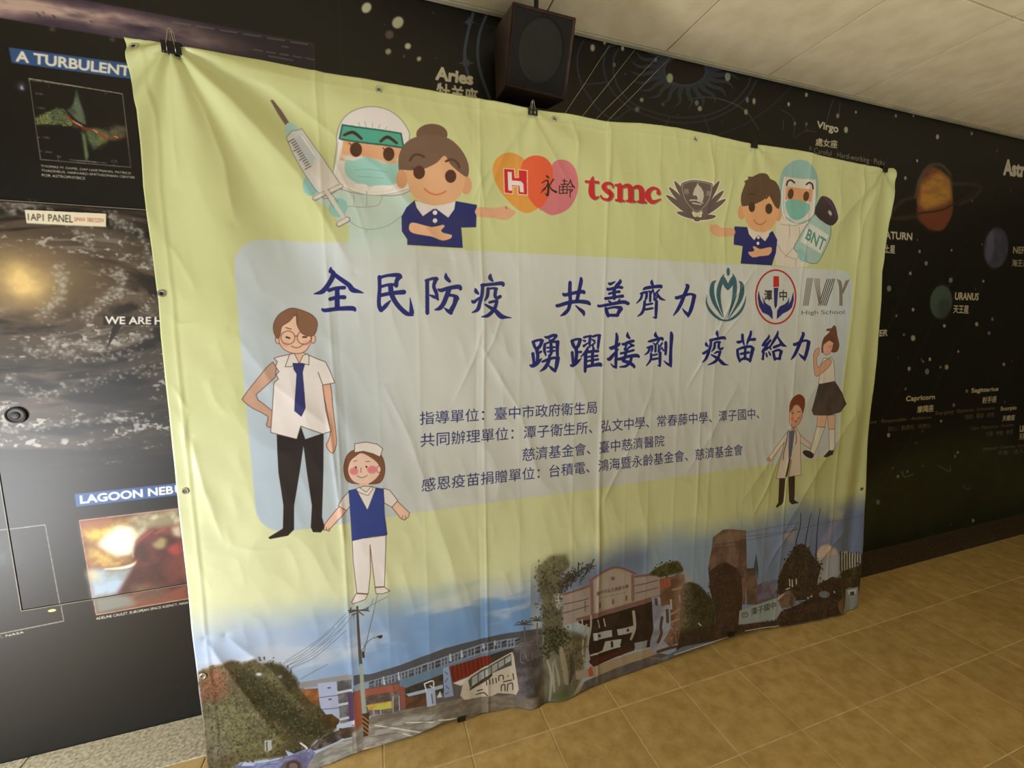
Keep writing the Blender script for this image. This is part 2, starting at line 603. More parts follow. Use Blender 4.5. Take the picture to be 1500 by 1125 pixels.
        for i, col in enumerate(cols):
            q = c[k == i]
            if len(q):
                s.pieces([ell(a, b, size * r.uniform(.4, 1.1), size * flat * r.uniform(.3, 1), 7, r.uniform(0, 3)) for a, b in q], col, alpha)

    def image(s, name):
        im = bpy.data.images.new(name, s.W, s.H, alpha=False)
        buf = np.ones((s.H, s.W, 4), np.float32)
        buf[..., :3] = np.clip(s.a, 0, 1)
        im.pixels.foreach_set(buf.ravel())
        im.update()
        im.pack()
        return im

    def uv(s, me, idx_xz=(0, 2)):
        n = len(me.loops)
        vi = np.empty(n, np.int32)
        me.loops.foreach_get('vertex_index', vi)
        co = np.empty(len(me.vertices) * 3)
        me.vertices.foreach_get('co', co)
        co = co.reshape(-1, 3)
        u = np.stack([(co[vi, 0] - s.x0) / (s.x1 - s.x0), (co[vi, 2] - s.z0) / (s.z1 - s.z0)], 1)
        lay = me.uv_layers.new(name='print')
        lay.data.foreach_set('uv', u.ravel())


def fbm(X, Y, sc, seed, o=4):
    r = np.zeros(np.shape(X))
    a = .5
    for i in range(o):
        r = r + a * noise2(X, Y, sc, seed + i * 31)
        sc *= 2.03
        a *= .55
    return r


def blur(c, r):
    r = int(max(1, r))
    for _ in range(2):
        for ax in (0, 1):
            cs = np.cumsum(np.pad(c, [(r + 1, r) if k == ax else (0, 0) for k in (0, 1)], mode='edge'), ax)
            n = c.shape[ax]
            c = (np.take(cs, np.arange(2 * r + 1, 2 * r + 1 + n), ax) - np.take(cs, np.arange(0, n), ax)) / (2 * r + 1)
    return c.astype(np.float32)
# ================================================================ PRINT ON THE BANNER
B = Canvas(-.62, 2.50, -.05, 2.31, .0013, to_banner, (214, 220, 156))
_X, _Zz = B.grid()


def bgrad(c1, c2, t):
    t = t[..., None]
    return (np.array(c1, np.float32) * (1 - t) + np.array(c2, np.float32) * t) / 255


def sstep(a, b, v):
    t = np.clip((v - a) / (b - a), 0, 1)
    return t * t * (3 - 2 * t)


# yellow-green ground, paler towards the bottom
B.a[:] = bgrad((228, 236, 194), (206, 213, 156), sstep(.55, 1.5, _Zz + .25 * np.clip(_X, -1, 3)))
# skies of the three photographs along the foot
skyA = bgrad((178, 200, 234), (120, 164, 222), sstep(-.45, .30, _X + .35 * fbm(_X, _Zz * 2, 3, 41)))
skyA = skyA + (np.array((200, 214, 236)) / 255 - skyA) * sstep(.02, .4, fbm(_X, _Zz * 3.5, 3.2, 43))[..., None] * .8
skyB = bgrad((166, 188, 204), (112, 130, 164), sstep(.30, .55, _Zz))
skyC = bgrad((156, 182, 208), (118, 136, 178), sstep(.9, 2.4, _X + .3 * fbm(_X, _Zz, 3, 47)))
inA = sstep(.545, .538, _X)
inC = sstep(1.03, 1.13, _X)
sky = skyB * (1 - inC[..., None]) + skyC * inC[..., None]
sky = skyA * inA[..., None] + sky * (1 - inA[..., None])
# upper edge of the sky fade, measured on the photograph (x, z)
fx = to_banner([(300, 905), (420, 905), (560, 885), (700, 852), (790, 838), (800, 838), (870, 812), (960, 782), (1060, 768), (1160, 748), (1262, 735)])
zf = np.interp(_X, fx[:, 0], fx[:, 1])
m = sstep(.075, -.085, _Zz - zf + .05 * fbm(_X, _Zz, 4, 51))[..., None]
B.a = B.a * (1 - m) + sky * m
del sky, skyA, skyB, skyC


def rrect(c, x0, x1, z0, z1, r, col, colr, alpha, soft):
    X, Zp = c.grid()
    dx = np.maximum(np.maximum(x0 + r - X, X - (x1 - r)), 0)
    dz = np.maximum(np.maximum(z0 + r - Zp, Zp - (z1 - r)), 0)
    d = np.hypot(dx, dz) - r
    mm = (sstep(soft, -soft, d) * alpha)[..., None]
    c.a = (c.a * (1 - mm) + col * mm).astype(np.float32)


# pale blue-grey field with rounded corners, bluer along its left foot
fieldc = bgrad((210, 216, 214), (186, 207, 228), np.clip(sstep(.25, -.40, _X) * (.45 + .55 * sstep(1.7, 1.0, _Zz)) + .45 * sstep(1.9, 2.2, _X), 0, 1))
rrect(B, -.366, 2.165, .872, 1.768, .085, fieldc, None, 1.0, .004)
del fieldc, inA, inC, zf, m

# ---- photograph A: street with campus buildings
z = B.z = Z(280, 920, 5.4885)
G = Z(280, 860, 2.8846)
S = Z(520, 900, 5.357)
B.poly([(60, 350), (150, 318), (240, 295), (300, 265), (350, 262), (420, 285), (520, 245), (560, 290), (640, 275), (740, 300), (790, 350), (850, 405), (870, 480), (1000, 590), (1100, 665), (1190, 740),
        (1150, 830), (1000, 900), (950, 980), (900, 1010), (400, 1080), (330, 1125), (320, 1300), (100, 1350), (90, 700)], (92, 84, 60), tex=((58, 54, 42), 11, 60), soft=3)
B.poly([(70, 365), (240, 305), (300, 420), (290, 560), (200, 600), (90, 580)], (158, 98, 76), alpha=.8, soft=14, tex=((120, 84, 62), 20, 61))
B.poly([(110, 580), (350, 560), (560, 680), (760, 860), (760, 960), (500, 1040), (140, 1000)], (128, 130, 92), alpha=.75, soft=14, tex=((84, 84, 60), 22, 62, 2.0))
B.poly([(110, 620), (250, 580), (260, 800), (330, 1000), (140, 1125)], (150, 142, 140), alpha=.6, soft=12, tex=((100, 96, 84), 18, 63))
B.poly([(380, 330), (560, 400), (900, 680), (1150, 800), (1000, 900), (860, 860), (600, 640), (440, 470)], (36, 38, 26), alpha=.9, soft=10, tex=((58, 60, 42), 24, 64))
B.poly([(400, 300), (560, 290), (800, 420), (960, 600), (900, 600), (700, 470), (470, 420)], (104, 104, 72), alpha=.55, soft=6, tex=((66, 68, 48), 26, 65))
rl = np.random.default_rng(5)
TREE_A = [(70, 355), (150, 318), (240, 295), (350, 262), (420, 285), (520, 245), (640, 275), (740, 300), (850, 405), (1000, 590), (1190, 740), (1150, 830), (1000, 900), (900, 1010), (400, 1080), (330, 1125), (100, 1125)]
B.foliage(TREE_A, [(58, 57, 42), (88, 86, 64), (44, 44, 31), (112, 109, 88), (72, 78, 52)], 1700, 15, 301, 12, .7)
B.foliage([(400, 330), (600, 400), (900, 680), (1150, 800), (1000, 890), (860, 850), (600, 640), (440, 470)], [(34, 36, 24), (48, 52, 34), (66, 72, 48)], 500, 15, 302, 16, .8)
B.foliage([(70, 365), (240, 305), (300, 420), (290, 560), (100, 600)], [(150, 96, 74), (120, 78, 60), (96, 66, 50)], 260, 13, 303, 10, .7)
B.foliage([(130, 600), (350, 560), (560, 680), (740, 860), (500, 1000), (160, 960)], [(112, 118, 84), (90, 96, 66), (130, 130, 104), (70, 74, 52)], 480, 13, 304, 16, .7)
leafs = []
for i in range(260):
    t = rl.random()
    px_, py_ = 90 + 1050 * t, 330 + 520 * max(0, t - .35) ** 1.1 * 1.3 + rl.random() ** 1.6 * 300
    a = rl.random() * 3
    l = 10 + 22 * rl.random()
    leafs.append([(px_, py_, 7), (px_ + l * math.cos(a), py_ - l * math.sin(a) * .6, 1)])
B.lines(leafs[:130], (56, 58, 40), alpha=.8)
B.lines(leafs[130:], (140, 138, 104), alpha=.55)
B.ell(545, 372, 26, 12, (206, 214, 226), soft=2)
B.ell(715, 392, 16, 10, (206, 214, 226), soft=2)
B.poly([(870, 440), (985, 420), (1290, 375), (1300, 440), (1010, 470), (870, 485)], (150, 152, 160))
B.poly([(880, 495), (1020, 485), (1035, 620), (960, 600)], (176, 118, 74), tex=((130, 84, 56), 40, 70))
B.poly([(1015, 445), (1170, 430), (1195, 720), (1100, 715), (1040, 640)], (176, 192, 232))
B.lines([[(1030, 560), (1180, 540)], [(1045, 655), (1190, 640)]], (100, 100, 130), w=6)
B.lines([[(1100, 482), (1118, 480)], [(1108, 574), (1126, 572)]], (70, 70, 90), w=10)
B.poly([(1170, 430), (1290, 415), (1310, 790), (1200, 770)], (118, 124, 136), tex=((80, 84, 92), 40, 71))
B.lines([[(1180, 520), (1290, 500)], [(1190, 618), (1262, 604)], [(1200, 735), (1290, 715)]], (196, 210, 232), w=20)
B.poly([(1258, 525), (1312, 515), (1318, 750), (1272, 750)], (86, 62, 104))
B.poly([(1300, 490), (1427, 470), (1427, 700), (1318, 740)], (166, 90, 74), tex=((120, 66, 58), 30, 72))
B.poly([(1060, 700), (1130, 690), (1195, 740), (1170, 800), (1090, 800), (1040, 760)], (92, 66, 40), tex=((60, 50, 34), 40, 73))
B.lines([[(1185, 790), (1228, 780)], [(1245, 775), (1300, 762)]], (190, 206, 236), w=34)
B.lines([[(1320, 755), (1355, 750)]], (232, 222, 226), w=40)
B.lines([[(1328, 756), (1348, 753)]], (120, 100, 110), w=16)
B.poly([(1190, 810), (1330, 790), (1380, 800), (1390, 850), (1230, 890), (1180, 870)], (112, 84, 80), tex=((70, 56, 54), 50, 74))
B.poly([(880, 1160), (1000, 1010), (1220, 905), (1430, 850), (1700, 800), (1700, 1100), (1200, 1180), (880, 1400)], (178, 180, 180), tex=((138, 140, 140), 30, 75, 2.5))
B.poly([(940, 980), (1040, 890), (1110, 850), (1190, 820), (1240, 870), (1180, 910), (1000, 985)], (54, 50, 52), tex=((110, 104, 104), 70, 76))
B.poly([(320, 1135), (430, 1080), (520, 1085), (640, 1075), (760, 1040), (850, 1000), (950, 960), (1000, 1000), (980, 1040), (930, 1120), (900, 1300), (280, 1300)], (144, 164, 222), tex=((104, 104, 150), 20, 77))
B.poly([(700, 1135), (760, 1070), (840, 1058), (890, 1090), (900, 1140)], (96, 84, 88), alpha=.9, soft=2)
B.poly([(755, 980), (830, 1012), (780, 1030)], (170, 186, 226))
B.poly([(430, 1078), (520, 1088), (500, 1108), (400, 1110)], (176, 196, 236))
B.poly([(880, 1010), (940, 985), (965, 1010), (930, 1040), (880, 1050)], (110, 116, 160), alpha=.8)
B.lines([[(610, 1080), (700, 1060), (830, 1030), (880, 1040)], [(560, 1125), (600, 1100), (700, 1090)]], (88, 90, 124), w=5)
B.ell(822, 1110, 58, 46, (70, 60, 62))
B.ell(822, 1112, 34, 28, (120, 104, 108))
B.line([(880, 925, 14), (925, 960, 16), (945, 990, 6)], (230, 230, 236))
B.lines([[(905, 920, 8), (950, 955, 10), (930, 985, 5)]], (50, 48, 52))
B.poly([(590, 905), (645, 900), (650, 975), (620, 992), (592, 990)], (170, 178, 176))
B.line([(607, 915), (610, 985)], (60, 60, 60), 9)
B.lines([[(740, 285), (900, 205), (1150, 0)], [(770, 305), (950, 215), (1200, 10)], [(800, 325), (1000, 230), (1250, 15)], [(880, 410), (1100, 290)]], (104, 118, 140), w=5, alpha=.8)
B.z = S
# long school building under a grey curved roof
B.poly([(-10, 480), (120, 470), (350, 400), (700, 268), (1000, 188), (1300, 133), (1470, 112), (1475, 660), (1060, 660), (560, 740), (130, 790), (-10, 760)], (98, 96, 100))
B.poly([(-10, 555), (350, 455), (700, 333), (1000, 228), (1290, 178), (1290, 255), (1000, 305), (740, 392), (350, 520), (-10, 610)], (142, 160, 188))
B.poly([(-10, 480), (120, 470), (350, 400), (700, 268), (1000, 188), (1300, 133), (1470, 112), (1472, 150), (1290, 182), (1000, 228), (700, 333), (350, 455), (-10, 560)], (82, 86, 98))
wl = []
for x in list(range(110, 1280, 52)):
    yt = np.interp(x, [0, 350, 700, 1000, 1290], [556, 458, 338, 232, 184]) + 8
    wl.append((x, yt))
for i, (x, yt) in enumerate(wl):
    B.poly([(x, yt), (x + 42, yt - 15), (x + 42, yt + 38), (x, yt + 52)], (58, 60, 72), tex=((96, 104, 120), 60, 80 + i))
    if i % 2:
        B.line([(x + 21, yt - 6), (x + 21, yt + 44)], (176, 190, 214), 5)
    B.line([(x + 4, yt + 22), (x + 40, yt + 10)], (150, 164, 190), 4)
B.lines([[(222, 490, 8), (230, 545, 20)], [(340, 455, 8), (345, 508, 20)], [(745, 310, 8), (750, 360, 22)], [(835, 280, 8), (840, 330, 22)], [(1005, 230, 6), (1008, 262, 14)], [(1098, 205, 6), (1100, 235, 12)]], (190, 206, 230))
B.poly([(350, 520), (740, 390), (1000, 305), (1290, 255), (1290, 275), (1040, 325), (740, 412), (690, 470), (390, 580), (350, 560)], (104, 136, 168))
B.poly([(390, 580), (690, 468), (700, 600), (690, 620), (400, 660)], (44, 48, 54), tex=((76, 70, 60), 40, 90))
B.poly([(400, 625), (690, 550), (690, 580), (420, 645)], (170, 190, 216))
B.poly([(395, 650), (560, 625), (560, 740), (395, 770)], (110, 74, 56), tex=((74, 56, 50), 40, 91))
B.poly([(690, 420), (738, 405), (775, 640), (700, 655)], (146, 168, 206))
B.lines([[(705, 450), (728, 470)], [(728, 500), (708, 530)], [(712, 560), (736, 585)], [(735, 610), (712, 625)]], (80, 96, 130), w=7)
B.poly([(738, 412), (1055, 318), (1075, 375), (920, 470), (768, 535)], (124, 42, 36))
B.lines([[(x, 405 - (x - 760) * .28), (x + 10, 520 - (x - 760) * .45)] for x in range(765, 1050, 32)], (70, 24, 24), w=7, alpha=.8)
B.poly([(1060, 318), (1250, 262), (1240, 300), (1080, 390)], (58, 56, 58))
B.poly([(1240, 262), (1470, 150), (1490, 650), (1285, 650)], (112, 108, 116), tex=((74, 72, 80), 26, 92))
B.lines([[(1300, 300), (1300, 370), (1330, 380)], [(1330, 290), (1350, 360), (1375, 350)], [(1390, 290), (1390, 350)], [(1290, 230), (1400, 210)], [(1290, 250), (1400, 230)]], (150, 150, 166), w=6, alpha=.7)
B.poly([(20, 600), (340, 548), (350, 590), (340, 610), (80, 640), (60, 900), (0, 930), (-10, 640)], (160, 92, 80))
B.poly([(80, 640), (345, 600), (350, 740), (110, 800)], (88, 74, 72), tex=((128, 120, 118), 40, 93))
B.poly([(88, 712), (290, 680), (292, 735), (210, 748), (112, 752)], (196, 198, 96), tex=((206, 150, 70), 40, 94))
B.poly([(350, 565), (390, 570), (396, 745), (365, 740)], (150, 84, 78))
B.lines([[(298, 645), (300, 770)], [(345, 640), (350, 760)], [(145, 750), (150, 800)], [(200, 745), (203, 790)]], (176, 190, 220), w=7)
B.poly([(130, 800), (560, 715), (860, 650), (1060, 645), (1470, 635), (1500, 760), (1150, 800), (900, 800), (600, 930), (100, 1080), (-20, 1090), (-20, 930)], (140, 134, 124), tex=((112, 106, 98), 30, 95, 2))
B.poly([(-20, 930), (110, 860), (400, 800), (620, 770), (700, 800), (640, 900), (100, 1080), (-20, 1090)], (182, 184, 184), alpha=.85, soft=5, tex=((140, 140, 138), 34, 96, 2))
B.lines([[(155, 870), (350, 900), (550, 933)], [(400, 850), (620, 845)], [(660, 832), (800, 818)], [(380, 935), (460, 960)], [(60, 1062), (330, 1000)]], (236, 234, 226), w=9)
B.lines([[(150, 900), (400, 870)], [(420, 880), (700, 800)], [(120, 960), (330, 930)]], (100, 98, 92), w=6, alpha=.7)
B.poly([(770, 540), (920, 478), (860, 545), (830, 560)], (220, 218, 214))
B.poly([(848, 540), (905, 478), (1235, 293), (1248, 330), (1285, 590), (1265, 632), (1120, 618), (1080, 640), (860, 672), (826, 640)], (206, 200, 188))
B.poly([(888, 520), (912, 490), (1224, 308), (1230, 400), (1080, 460), (900, 575)], (78, 84, 84))
for i in range(6):
    x = 918 + i * 52
    yt = 496 - i * 30
    B.poly([(x, yt), (x + 44, yt - 26), (x + 44, yt + 38 - i * 4), (x, yt + 66 - i * 4)], (160, 170, 172), tex=((206, 206, 204), 30, 97))
B.poly([(905, 575), (1075, 462), (1080, 480), (1000, 540), (900, 600)], (60, 62, 54))
B.lines([[(1030, 520), (1035, 555)], [(1055, 510), (1060, 548)], [(1080, 505), (1083, 545)], [(1105, 500), (1110, 535)], [(1130, 520), (1130, 485), (1160, 480), (1165, 510)],
         [(1148, 600), (1150, 560), (1175, 552), (1178, 600)], [(1195, 600), (1200, 545)], [(1210, 545), (1235, 540), (1238, 590)], [(1240, 465), (1246, 510)], [(1200, 480), (1203, 485)],
         [(1165, 530), (1230, 515)], [(950, 630), (1010, 615), (1040, 640)], [(960, 600), (1000, 590)]], (60, 54, 48), w=8)
B.poly([(555, 605), (628, 582), (636, 712), (566, 727)], (178, 196, 230))
B.lines([[(545, 548), (560, 600)], [(545, 545), (612, 522), (616, 580)], [(590, 560), (605, 570)]], (236, 238, 242), w=10)
B.poly([(640, 655), (668, 600), (685, 650)], (214, 220, 230))
B.lines([[(600, 625), (612, 700)]], (90, 110, 150), w=8)
B.lines([[(1335, 260), (1330, 100)], [(1432, 250), (1430, 70)]], (110, 108, 110), w=12)
for cx_, cy_ in ((1325, 60), (1430, 30)):
    B.lines([[(cx_, cy_ + 20, 10), (cx_ + 50 * math.cos(a), cy_ + 20 - 34 * math.sin(a), 8), (cx_ + 80 * math.cos(a), cy_ + 26 - 20 * math.sin(a), 2)] for a in (0, .6, 1.2, 1.8, 2.5, 3.14)], (78, 76, 72))
# utility pole, lamp and wires
B.lines([[(18, -60, 16), (25, 100, 20), (38, 300, 24), (52, 460, 28)]], (76, 70, 68))
B.lines([[(48, 400, 27), (60, 600, 34), (76, 790, 36)]], (152, 168, 158))
B.poly([(56, 780), (112, 770), (104, 950), (68, 962)], (66, 52, 40))
B.lines([[(60, 800 + i * 34), (106, 836 + i * 34)] for i in range(4)], (182, 134, 72), w=9)
B.lines([[(52, 290), (90, 225), (140, 188), (200, 174)], [(70, 300), (150, -30)]], (96, 106, 118), w=6)
B.poly([(172, 170), (218, 160), (212, 184), (190, 190)], (50, 48, 52))
B.poly([(52, 292), (74, 292), (76, 340), (58, 342)], (56, 52, 52))
B.z = G
B.lines([[(665, 100), (752, 100)], [(668, 108), (748, 92)], [(680, 118), (704, 108)], [(728, 118), (708, 104)], [(675, 88), (672, 104)], [(748, 84), (742, 100)]], (84, 80, 84), w=5)
B.lines([[(655, 112), (540, 220), (400, 312)], [(660, 122), (560, 230), (410, 330)], [(680, 125), (560, 255), (412, 345)], [(770, 50), (755, 90)], [(790, 20), (740, 240)], [(690, 130), (700, 110), (830, 40)]], (112, 122, 142), w=2.5, alpha=.8)

# ---- photograph B: school gate with stepped gable
B.z = Z(780, 800, 4.6875)
B.poly([(28, 160), (120, 70), (230, 60), (260, 130), (200, 200), (210, 560), (380, 620), (350, 870), (300, 1030), (100, 1100), (40, 1110), (70, 700), (66, 400)], (112, 108, 84), alpha=.85, soft=5, tex=((78, 74, 56), 18, 100))
B.poly([(20, 130), (140, 60), (280, 40), (250, 110), (100, 200), (30, 260)], (150, 150, 120), alpha=.5, soft=12)
B.poly([(150, 330), (200, 320), (215, 400), (180, 440), (135, 390)], (206, 204, 206), soft=2, tex=((150, 150, 150), 60, 101))
rl = np.random.default_rng(8)
B.lines([[(170 + 230 * t + 30 * rl.normal() * .6, 300 - 170 * t + 26 * rl.normal(), 9), (178 + 230 * t + 14 * rl.normal() + 10, 290 - 170 * t + 22 * rl.normal(), 3)] for t in rl.random(70)], (56, 54, 50))
B.foliage([(28, 160), (120, 90), (230, 90), (240, 200), (200, 240), (205, 540), (120, 700), (70, 600)], [(84, 80, 62), (60, 58, 44), (120, 116, 96), (104, 108, 78)], 420, 13, 305, 12, .7)
B.foliage([(80, 560), (210, 560), (250, 640), (130, 760), (70, 780)], [(50, 54, 34), (72, 78, 48), (38, 38, 26)], 260, 12, 306, 8)
B.foliage([(160, 230), (380, 110), (400, 150), (260, 280), (170, 320)], [(62, 58, 54), (84, 80, 76)], 90, 11, 307, 10)
B.poly([(210, 335), (395, 270), (395, 232), (560, 140), (705, 185), (708, 210), (880, 180), (880, 352), (820, 372), (410, 492), (215, 545)], (168, 156, 152))
B.poly([(430, 232), (560, 165), (682, 212), (684, 372), (430, 450)], (172, 164, 156))
B.line([(215, 332), (392, 272), (396, 232)], (134, 98, 98), 14)
B.lines([[(396, 236), (560, 146), (705, 188)], [(706, 210), (880, 184)]], (134, 98, 98), w=16)
B.lines([[(405, 240), (412, 480)], [(688, 205), (690, 370)]], (140, 108, 106), w=22)
B.poly([(400, 472), (820, 348), (880, 335), (880, 352), (820, 376), (412, 500), (300, 520), (300, 495)], (132, 96, 96))
B.lines([[(215, 400), (385, 360)], [(215, 460), (385, 410)], [(705, 272), (860, 235)], [(705, 325), (860, 285)], [(362, 380), (362, 450)]], (92, 84, 92), w=6)
B.text('臺中市弘文高級中學', [(440, 312), (660, 262), (660, 290), (440, 340)], (92, 66, 62), off=.02, alpha=.8)
B.lines([[(455 + i * 24, 358 - i * 5), (470 + i * 24, 352 - i * 5)] for i in range(8)], (128, 112, 106), w=4)
B.lines([[(463, 395), (463, 420)], [(553, 370), (553, 395)], [(645, 345), (645, 370)]], (130, 98, 92), w=14)
B.ell(552, 222, 16, 13, (140, 104, 100))
B.poly([(300, 520), (415, 500), (820, 378), (835, 640), (830, 690), (700, 705), (400, 800), (385, 700), (400, 560)], (34, 25, 25), tex=((52, 38, 36), 30, 102))
B.lines([[(310, 515), (315, 560)], [(340, 505), (345, 550)], [(450, 510), (460, 560)], [(490, 500), (500, 550)]], (196, 190, 186), w=9)
B.poly([(415, 600), (545, 575), (548, 622), (420, 652)], (176, 180, 186))
B.poly([(580, 572), (705, 545), (690, 592), (588, 614)], (176, 180, 186))
B.poly([(478, 725), (500, 655), (612, 638), (600, 690)], (178, 186, 190))
B.poly([(700, 665), (790, 645), (780, 700), (705, 715)], (150, 158, 166))
B.lines([[(545, 660), (548, 700)], [(655, 575), (655, 580)], [(458, 615), (462, 618)]], (40, 34, 34), w=16)
B.line([(400, 752), (600, 688)], (190, 184, 176), 12)
B.poly([(380, 790), (700, 692), (700, 716), (420, 830)], (74, 30, 32))
B.lines([[(372, 540, 14), (350, 640, 12), (346, 740, 12), (372, 870, 12)], [(402, 480, 14), (400, 560, 14), (378, 700, 12), (388, 830, 12)], [(694, 450, 20), (702, 560, 20), (676, 640, 16)]], (176, 168, 154))
B.poly([(818, 352), (872, 340), (882, 412), (940, 402), (950, 560), (905, 640), (912, 720), (850, 742), (805, 730), (808, 650), (835, 560)], (168, 174, 196), tex=((136, 140, 164), 24, 103))
B.lines([[(848, 365), (852, 400)], [(890, 490), (880, 560), (885, 600), (862, 660)], [(925, 440), (928, 520)]], (88, 74, 72), w=20)
B.poly([(870, 225), (1040, 192), (1075, 420), (1060, 640), (940, 690), (900, 650), (952, 560), (945, 400), (882, 412)], (142, 110, 92), tex=((104, 78, 66), 18, 104))
B.poly([(868, 232), (952, 216), (948, 276), (880, 296)], (168, 106, 84))
B.lines([[(880 + i * 16, 228 - i * 3), (890 + i * 16, 290 - i * 3)] for i in range(5)], (150, 78, 60), w=6)
B.lines([[(950, 470), (1060, 400)], [(955, 520), (1060, 480)], [(960, 300), (1050, 280)]], (190, 160, 140), w=12, alpha=.8)
B.lines([[(1010, 340), (1014, 380)], [(950, 370), (954, 430)]], (200, 190, 180), w=12)
B.poly([(1020, 150), (1100, 200), (1090, 660), (1020, 720), (1040, 500)], (190, 168, 150), alpha=.45, soft=12)
B.poly([(800, 190), (850, 150), (910, 118), (1000, 104), (1034, 150), (1030, 180), (880, 215)], (66, 66, 38), tex=((92, 92, 52), 40, 105), soft=2)
B.foliage([(800, 190), (850, 150), (910, 118), (1000, 104), (1034, 150), (1030, 180), (880, 215)], [(60, 62, 34), (92, 94, 52), (44, 46, 26)], 170, 9, 308, 5)
B.foliage([(220, 620), (370, 620), (350, 850), (240, 900)], [(96, 84, 52), (70, 60, 42), (120, 112, 80)], 160, 12, 309, 8, .7)
B.foliage([(960, 440), (1050, 400), (1060, 640), (960, 690)], [(120, 84, 64), (160, 132, 112), (92, 62, 50), (196, 176, 160)], 120, 10, 310, 6, .7, .4)
B.poly([(395, 840), (800, 702), (850, 745), (430, 905)], (172, 156, 132))
B.poly([(360, 930), (430, 898), (800, 760), (870, 735), (1000, 755), (900, 830), (350, 1020), (290, 1040)], (94, 90, 94), tex=((112, 108, 108), 30, 106))
B.lines([[(810, 768), (930, 778)]], (150, 140, 132), w=6)
B.line([(860, 725), (1000, 690), (980, 760)], (96, 66, 44), 20)
B.lines([[(195, 700, 26), (215, 800, 40), (235, 940, 30)], [(100, 780, 10), (130, 900, 18), (118, 1060, 14)], [(150, 780, 8), (178, 900, 14), (182, 960, 10)], [(140, 800, 8), (150, 1000, 14)]], (176, 168, 152), alpha=.8, soft=1)
B.lines([[(260, 740, 10), (270, 860, 24), (255, 940, 12)], [(270, 740, 6), (300, 900, 8), (312, 930, 6)]], (60, 56, 50), alpha=.8)
B.poly([(290, 860), (395, 840), (420, 890), (300, 920)], (168, 158, 148), soft=2)
B.poly([(382, 850), (405, 822), (420, 890), (390, 898)], (190, 84, 70))
B.ell(200, 1020, 40, 36, (84, 98, 58), soft=5, alpha=.8)
B.lines([[(290, 1020), (330, 940)], [(310, 1010), (350, 940)]], (176, 164, 128), w=10)

# ---- photograph C: chapel tower, trees and low wall
B.z = Z(1000, 740, 5.114)
B.poly([(1000, 370), (1030, 310), (1080, 293), (1150, 330), (1170, 375), (1180, 520), (1010, 585), (1000, 450)], (176, 184, 200), soft=4)
B.poly([(1000, 360), (1040, 305), (1080, 293), (1140, 325), (1165, 370), (1090, 380), (1010, 400)], (224, 200, 184), soft=4, alpha=.85)
B.poly([(740, 210), (840, 190), (830, 290), (760, 250)], (190, 170, 182), soft=8, alpha=.6)
B.poly([(1030, 270), (1130, 120), (1170, 130), (1080, 290)], (190, 170, 214), soft=8, alpha=.5)
B.poly([(1090, 60), (1210, 40), (1190, 110), (1110, 110)], (214, 206, 168), soft=8, alpha=.5)
B.poly([(218, 330), (228, 240), (300, 185), (345, 178), (475, 190), (478, 330), (482, 470), (470, 745), (230, 760), (200, 600), (190, 470)], (134, 108, 100), tex=((100, 80, 76), 22, 110))
B.poly([(240, 250), (345, 195), (475, 195), (475, 250), (230, 310)], (150, 130, 108), alpha=.6, soft=6)
B.lines([[(225, 330), (475, 290)], [(228, 300), (475, 262)], [(435, 320), (440, 380)], [(432, 400), (436, 470)]], (90, 70, 66), w=6, alpha=.7)
for i in range(7):
    for j in range(4):
        B.line([(262 + j * 56, 340 + i * 20 - j * 9), (262 + j * 56, 350 + i * 20 - j * 9)], (104, 84, 78), 10, alpha=.6)
B.poly([(478, 480), (545, 482), (560, 600), (560, 745), (478, 745)], (128, 104, 92), tex=((92, 76, 70), 20, 111))
B.poly([(475, 475), (545, 470), (548, 490), (478, 495)], (70, 74, 78))
B.poly([(530, 476), (552, 362), (568, 480), (562, 560), (548, 490)], (64, 92, 98))
B.poly([(196, 500), (260, 450), (330, 430), (400, 470), (440, 540), (450, 700), (430, 900), (250, 930), (240, 760), (200, 620)], (58, 42, 40), tex=((76, 58, 52), 26, 112))
B.poly([(-20, 800), (-14, 640), (10, 590), (60, 575), (120, 595), (170, 650), (240, 720), (246, 890), (60, 960), (-20, 980)], (72, 72, 50), tex=((48, 48, 34), 26, 113), soft=2)
B.poly([(-60, 620), (20, 560), (60, 600), (50, 900), (-60, 960)], (170, 146, 132), alpha=.55, soft=10)
B.poly([(560, 600), (600, 575), (715, 558), (715, 690), (700, 700), (560, 742)], (128, 126, 150), tex=((96, 92, 116), 30, 114))
B.poly([(715, 600), (725, 520), (760, 440), (800, 380), (830, 320), (890, 285), (950, 330), (975, 380), (1040, 465), (1015, 540), (1000, 640), (920, 710), (800, 720), (710, 660)], (54, 46, 40), tex=((78, 66, 54), 30, 115))
B.poly([(1170, 385), (1185, 350), (1230, 342), (1260, 360), (1345, 362), (1345, 490), (1190, 520)], (186, 190, 190))
B.lines([[(1182 + i * 20, 350 + (i % 3) * 8), (1184 + i * 20, 500)] for i in range(9)], (58, 52, 48), w=9)
B.poly([(1190, 500), (1240, 480), (1350, 440), (1350, 620), (1180, 620)], (82, 74, 50), tex=((50, 46, 34), 30, 116))
B.poly([(-60, 1130), (-20, 975), (100, 925), (240, 890), (420, 900), (700, 865), (735, 800), (860, 745), (960, 690), (1005, 600), (1120, 535), (1225, 560), (1250, 620), (1345, 600), (1345, 800), (1100, 850),
        (720, 920), (350, 985), (0, 1110)], (52, 40, 36), tex=((74, 58, 50), 24, 117))
B.foliage([(716, 600), (760, 440), (830, 320), (890, 285), (950, 330), (1040, 465), (1000, 640), (920, 710), (800, 720), (710, 660)], [(44, 38, 34), (62, 54, 44), (84, 72, 58), (34, 30, 26)], 520, 11, 311, 9)
B.foliage([(200, 500), (330, 440), (440, 540), (450, 700), (430, 880), (260, 920), (220, 700)], [(50, 36, 34), (66, 50, 46), (90, 70, 62)], 380, 12, 312, 10, .8)
